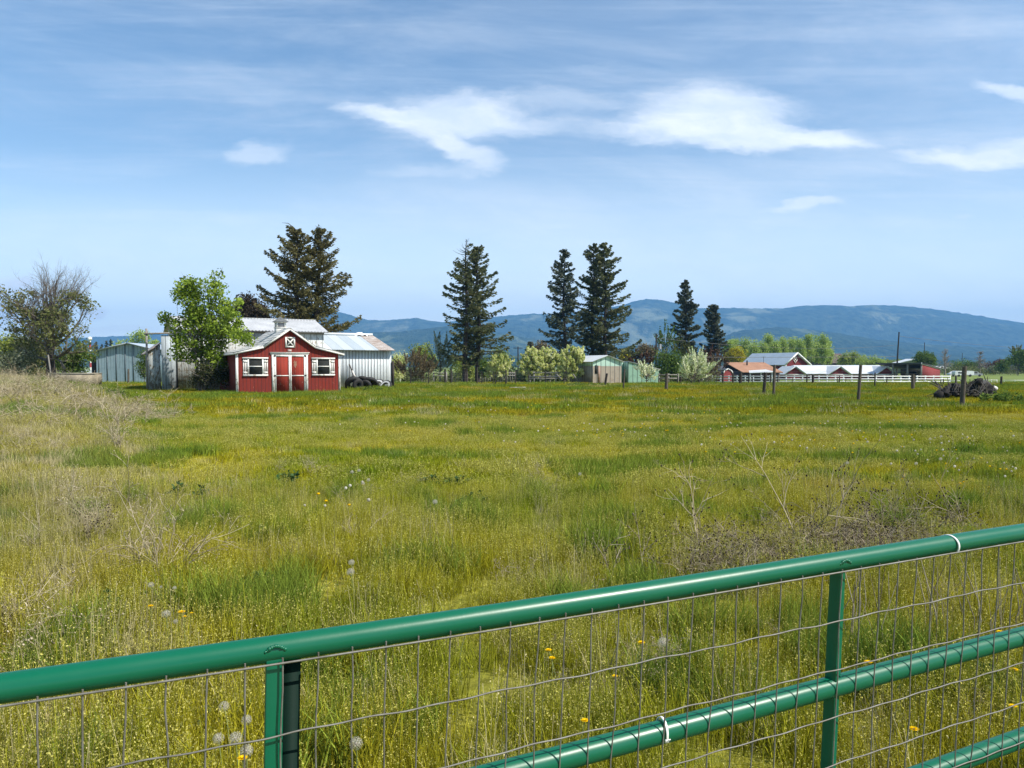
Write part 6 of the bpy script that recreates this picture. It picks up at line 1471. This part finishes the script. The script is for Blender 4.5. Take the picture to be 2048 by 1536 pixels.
def specks():
    rng = np.random.default_rng(9); w = MB(); yl = MB(); A = []
    spots = [(1400, 1950, 800, 900, 110), (950, 1500, 790, 880, 90), (500, 1000, 785, 860, 45), (1750, 2048, 840, 960, 60), (1150, 1300, 840, 870, 26), (690, 760, 950, 1010, 6), (600, 680, 980, 1010, 4)]
    for (x0, x1, y0, y1, n) in spots:
        for i in range(n):
            px = rng.uniform(x0, x1); py = y0 + (y1 - y0) * rng.random(); p = at_h(px, py, .25); 
            if p.y > 60: continue
            A.append((p, rng.random() < .30))
    for p, isy in A:
        q = (p.x, p.y, H(p.x, p.y) + rng.uniform(.14, .28)); r = rng.uniform(.008, .017) * (1 + p.y / 60)
        (yl if isy else w).ball(q, r, 6, 4, (1, 1, .6 if isy else 1), rng.random())
    tag(w.build('dandelion_clocks', M['pappus']), kind='stuff'); tag(yl.build('dandelion_flowers', M['petal']), kind='stuff')
specks()

# ---------------- brush pile ----------------
def pile():
    d = 38; p = P(1928, HOR, d); p.z = H(p.x, p.y); root = thing('brush_pile', 'dark pile of uprooted stumps, roots and branches at the right', 'pile', p); rng = np.random.default_rng(31)
    L = lambda px, py, dy=0.: P(px, py, d + dy) - p
    sm = MB()
    for (px, py, rx, ry, n) in ((1885, 790, 14, 8, 5), (1905, 784, 18, 12, 7), (1925, 782, 16, 14, 6), (1952, 776, 12, 20, 7), (1965, 786, 14, 12, 6), (1978, 778, 10, 8, 3)):
        for i in range(n):
            c = L(px + rng.normal(0, rx * .5), py + rng.normal(0, ry * .4), rng.normal(0, .4)); sm.ball(c, rng.uniform(.12, .26), 10, 8, (1, 1, .9), rng.random(), .24, rng)
    sm.build('root_mass', plain('charred_soil_roots', (.016, .013, .011), (.006, .005, .005), .95, 7, bstr=.9), root)
    lg = MB()
    for i in range(34):
        px = rng.uniform(1872, 1985); c = np.array(L(px, 784, rng.normal(0, .5))); e = c + rvec(rng, 1)[0] * rng.uniform(.4, 1.1); e[2] = abs(e[2]) + c[2] * .3; lg.tube(curve(c, e, rng, .15, 5), np.linspace(rng.uniform(.02, .06), .012, 5), 6, rng.random())
    tag(lg.build('logs', M['wood_dark'], root), kind='stuff')
    sp = MB(); st = MB()
    for i in range(16):
        a = L(1945 + rng.normal(0, 9), 792, -.3); b = L(1950 + rng.normal(0, 12), rng.uniform(752, 772), 0); sp.tube(curve(a, b, rng, .1, 6), np.linspace(.06, .012, 6), 6, rng.random())
    tag(sp.build('stump_roots', M['wood_dark'], root), kind='stuff')
    for i in range(46):
        px = rng.uniform(1875, 1985); c = np.array(L(px, 790, -.5)); e = c + np.array([rng.normal(0, .35), rng.normal(0, .2), rng.uniform(.3, .95)]); st.tube(curve(c, e, rng, .15, 5), np.linspace(.012, .004, 5), 4, rng.random())
    tag(st.build('pale_branches', M['bark_pale'], root), kind='stuff')
    r = MB(); q = P(1987, 775, d + .5); r.ball((0, 0, .12), .17, 12, 8, (1.2, 1, .8), .5, .05, rng); o = r.build('rock', M['rock'], None); o.location = (q.x, q.y, q.z - .17); tag(o, 'pale rounded rock at the right end of the brush pile', 'rock')
    tyre('tyre', 'old tyre leaning at the right end of the brush pile', P(1973, 774, d + .3), .36, .12, R(62), R(20), False, None)
pile()
p = at_h(1035, 777, .05); o = MB().beam((-.55, 0, .12), (.55, 0, .14), .12, .03).build('white_board', M['white_trim']); o.location = (p.x, p.y, H(p.x, p.y)); tag(o, 'short white board lying in the middle of the far meadow', 'board')

# ---------------- haze ----------------
def haze():
    mb = MB(); mb.box(-10500, 10500, -60, 8600, -6.5, 620)
    m = bpy.data.materials.new('air'); m.use_nodes = True; nt = m.node_tree; nt.nodes.clear(); out = nt.nodes.new('ShaderNodeOutputMaterial'); v = nt.nodes.new('ShaderNodeVolumePrincipled')
    v.inputs['Color'].default_value = (.22, .53, 1.0, 1); v.inputs['Density'].default_value = HAZE; v.inputs['Anisotropy'].default_value = 0
    nt.links.new(v.outputs[0], out.inputs['Volume']); o = mb.build('haze', m); tag(o, kind='stuff')
HAZE = 1.3e-4
haze()
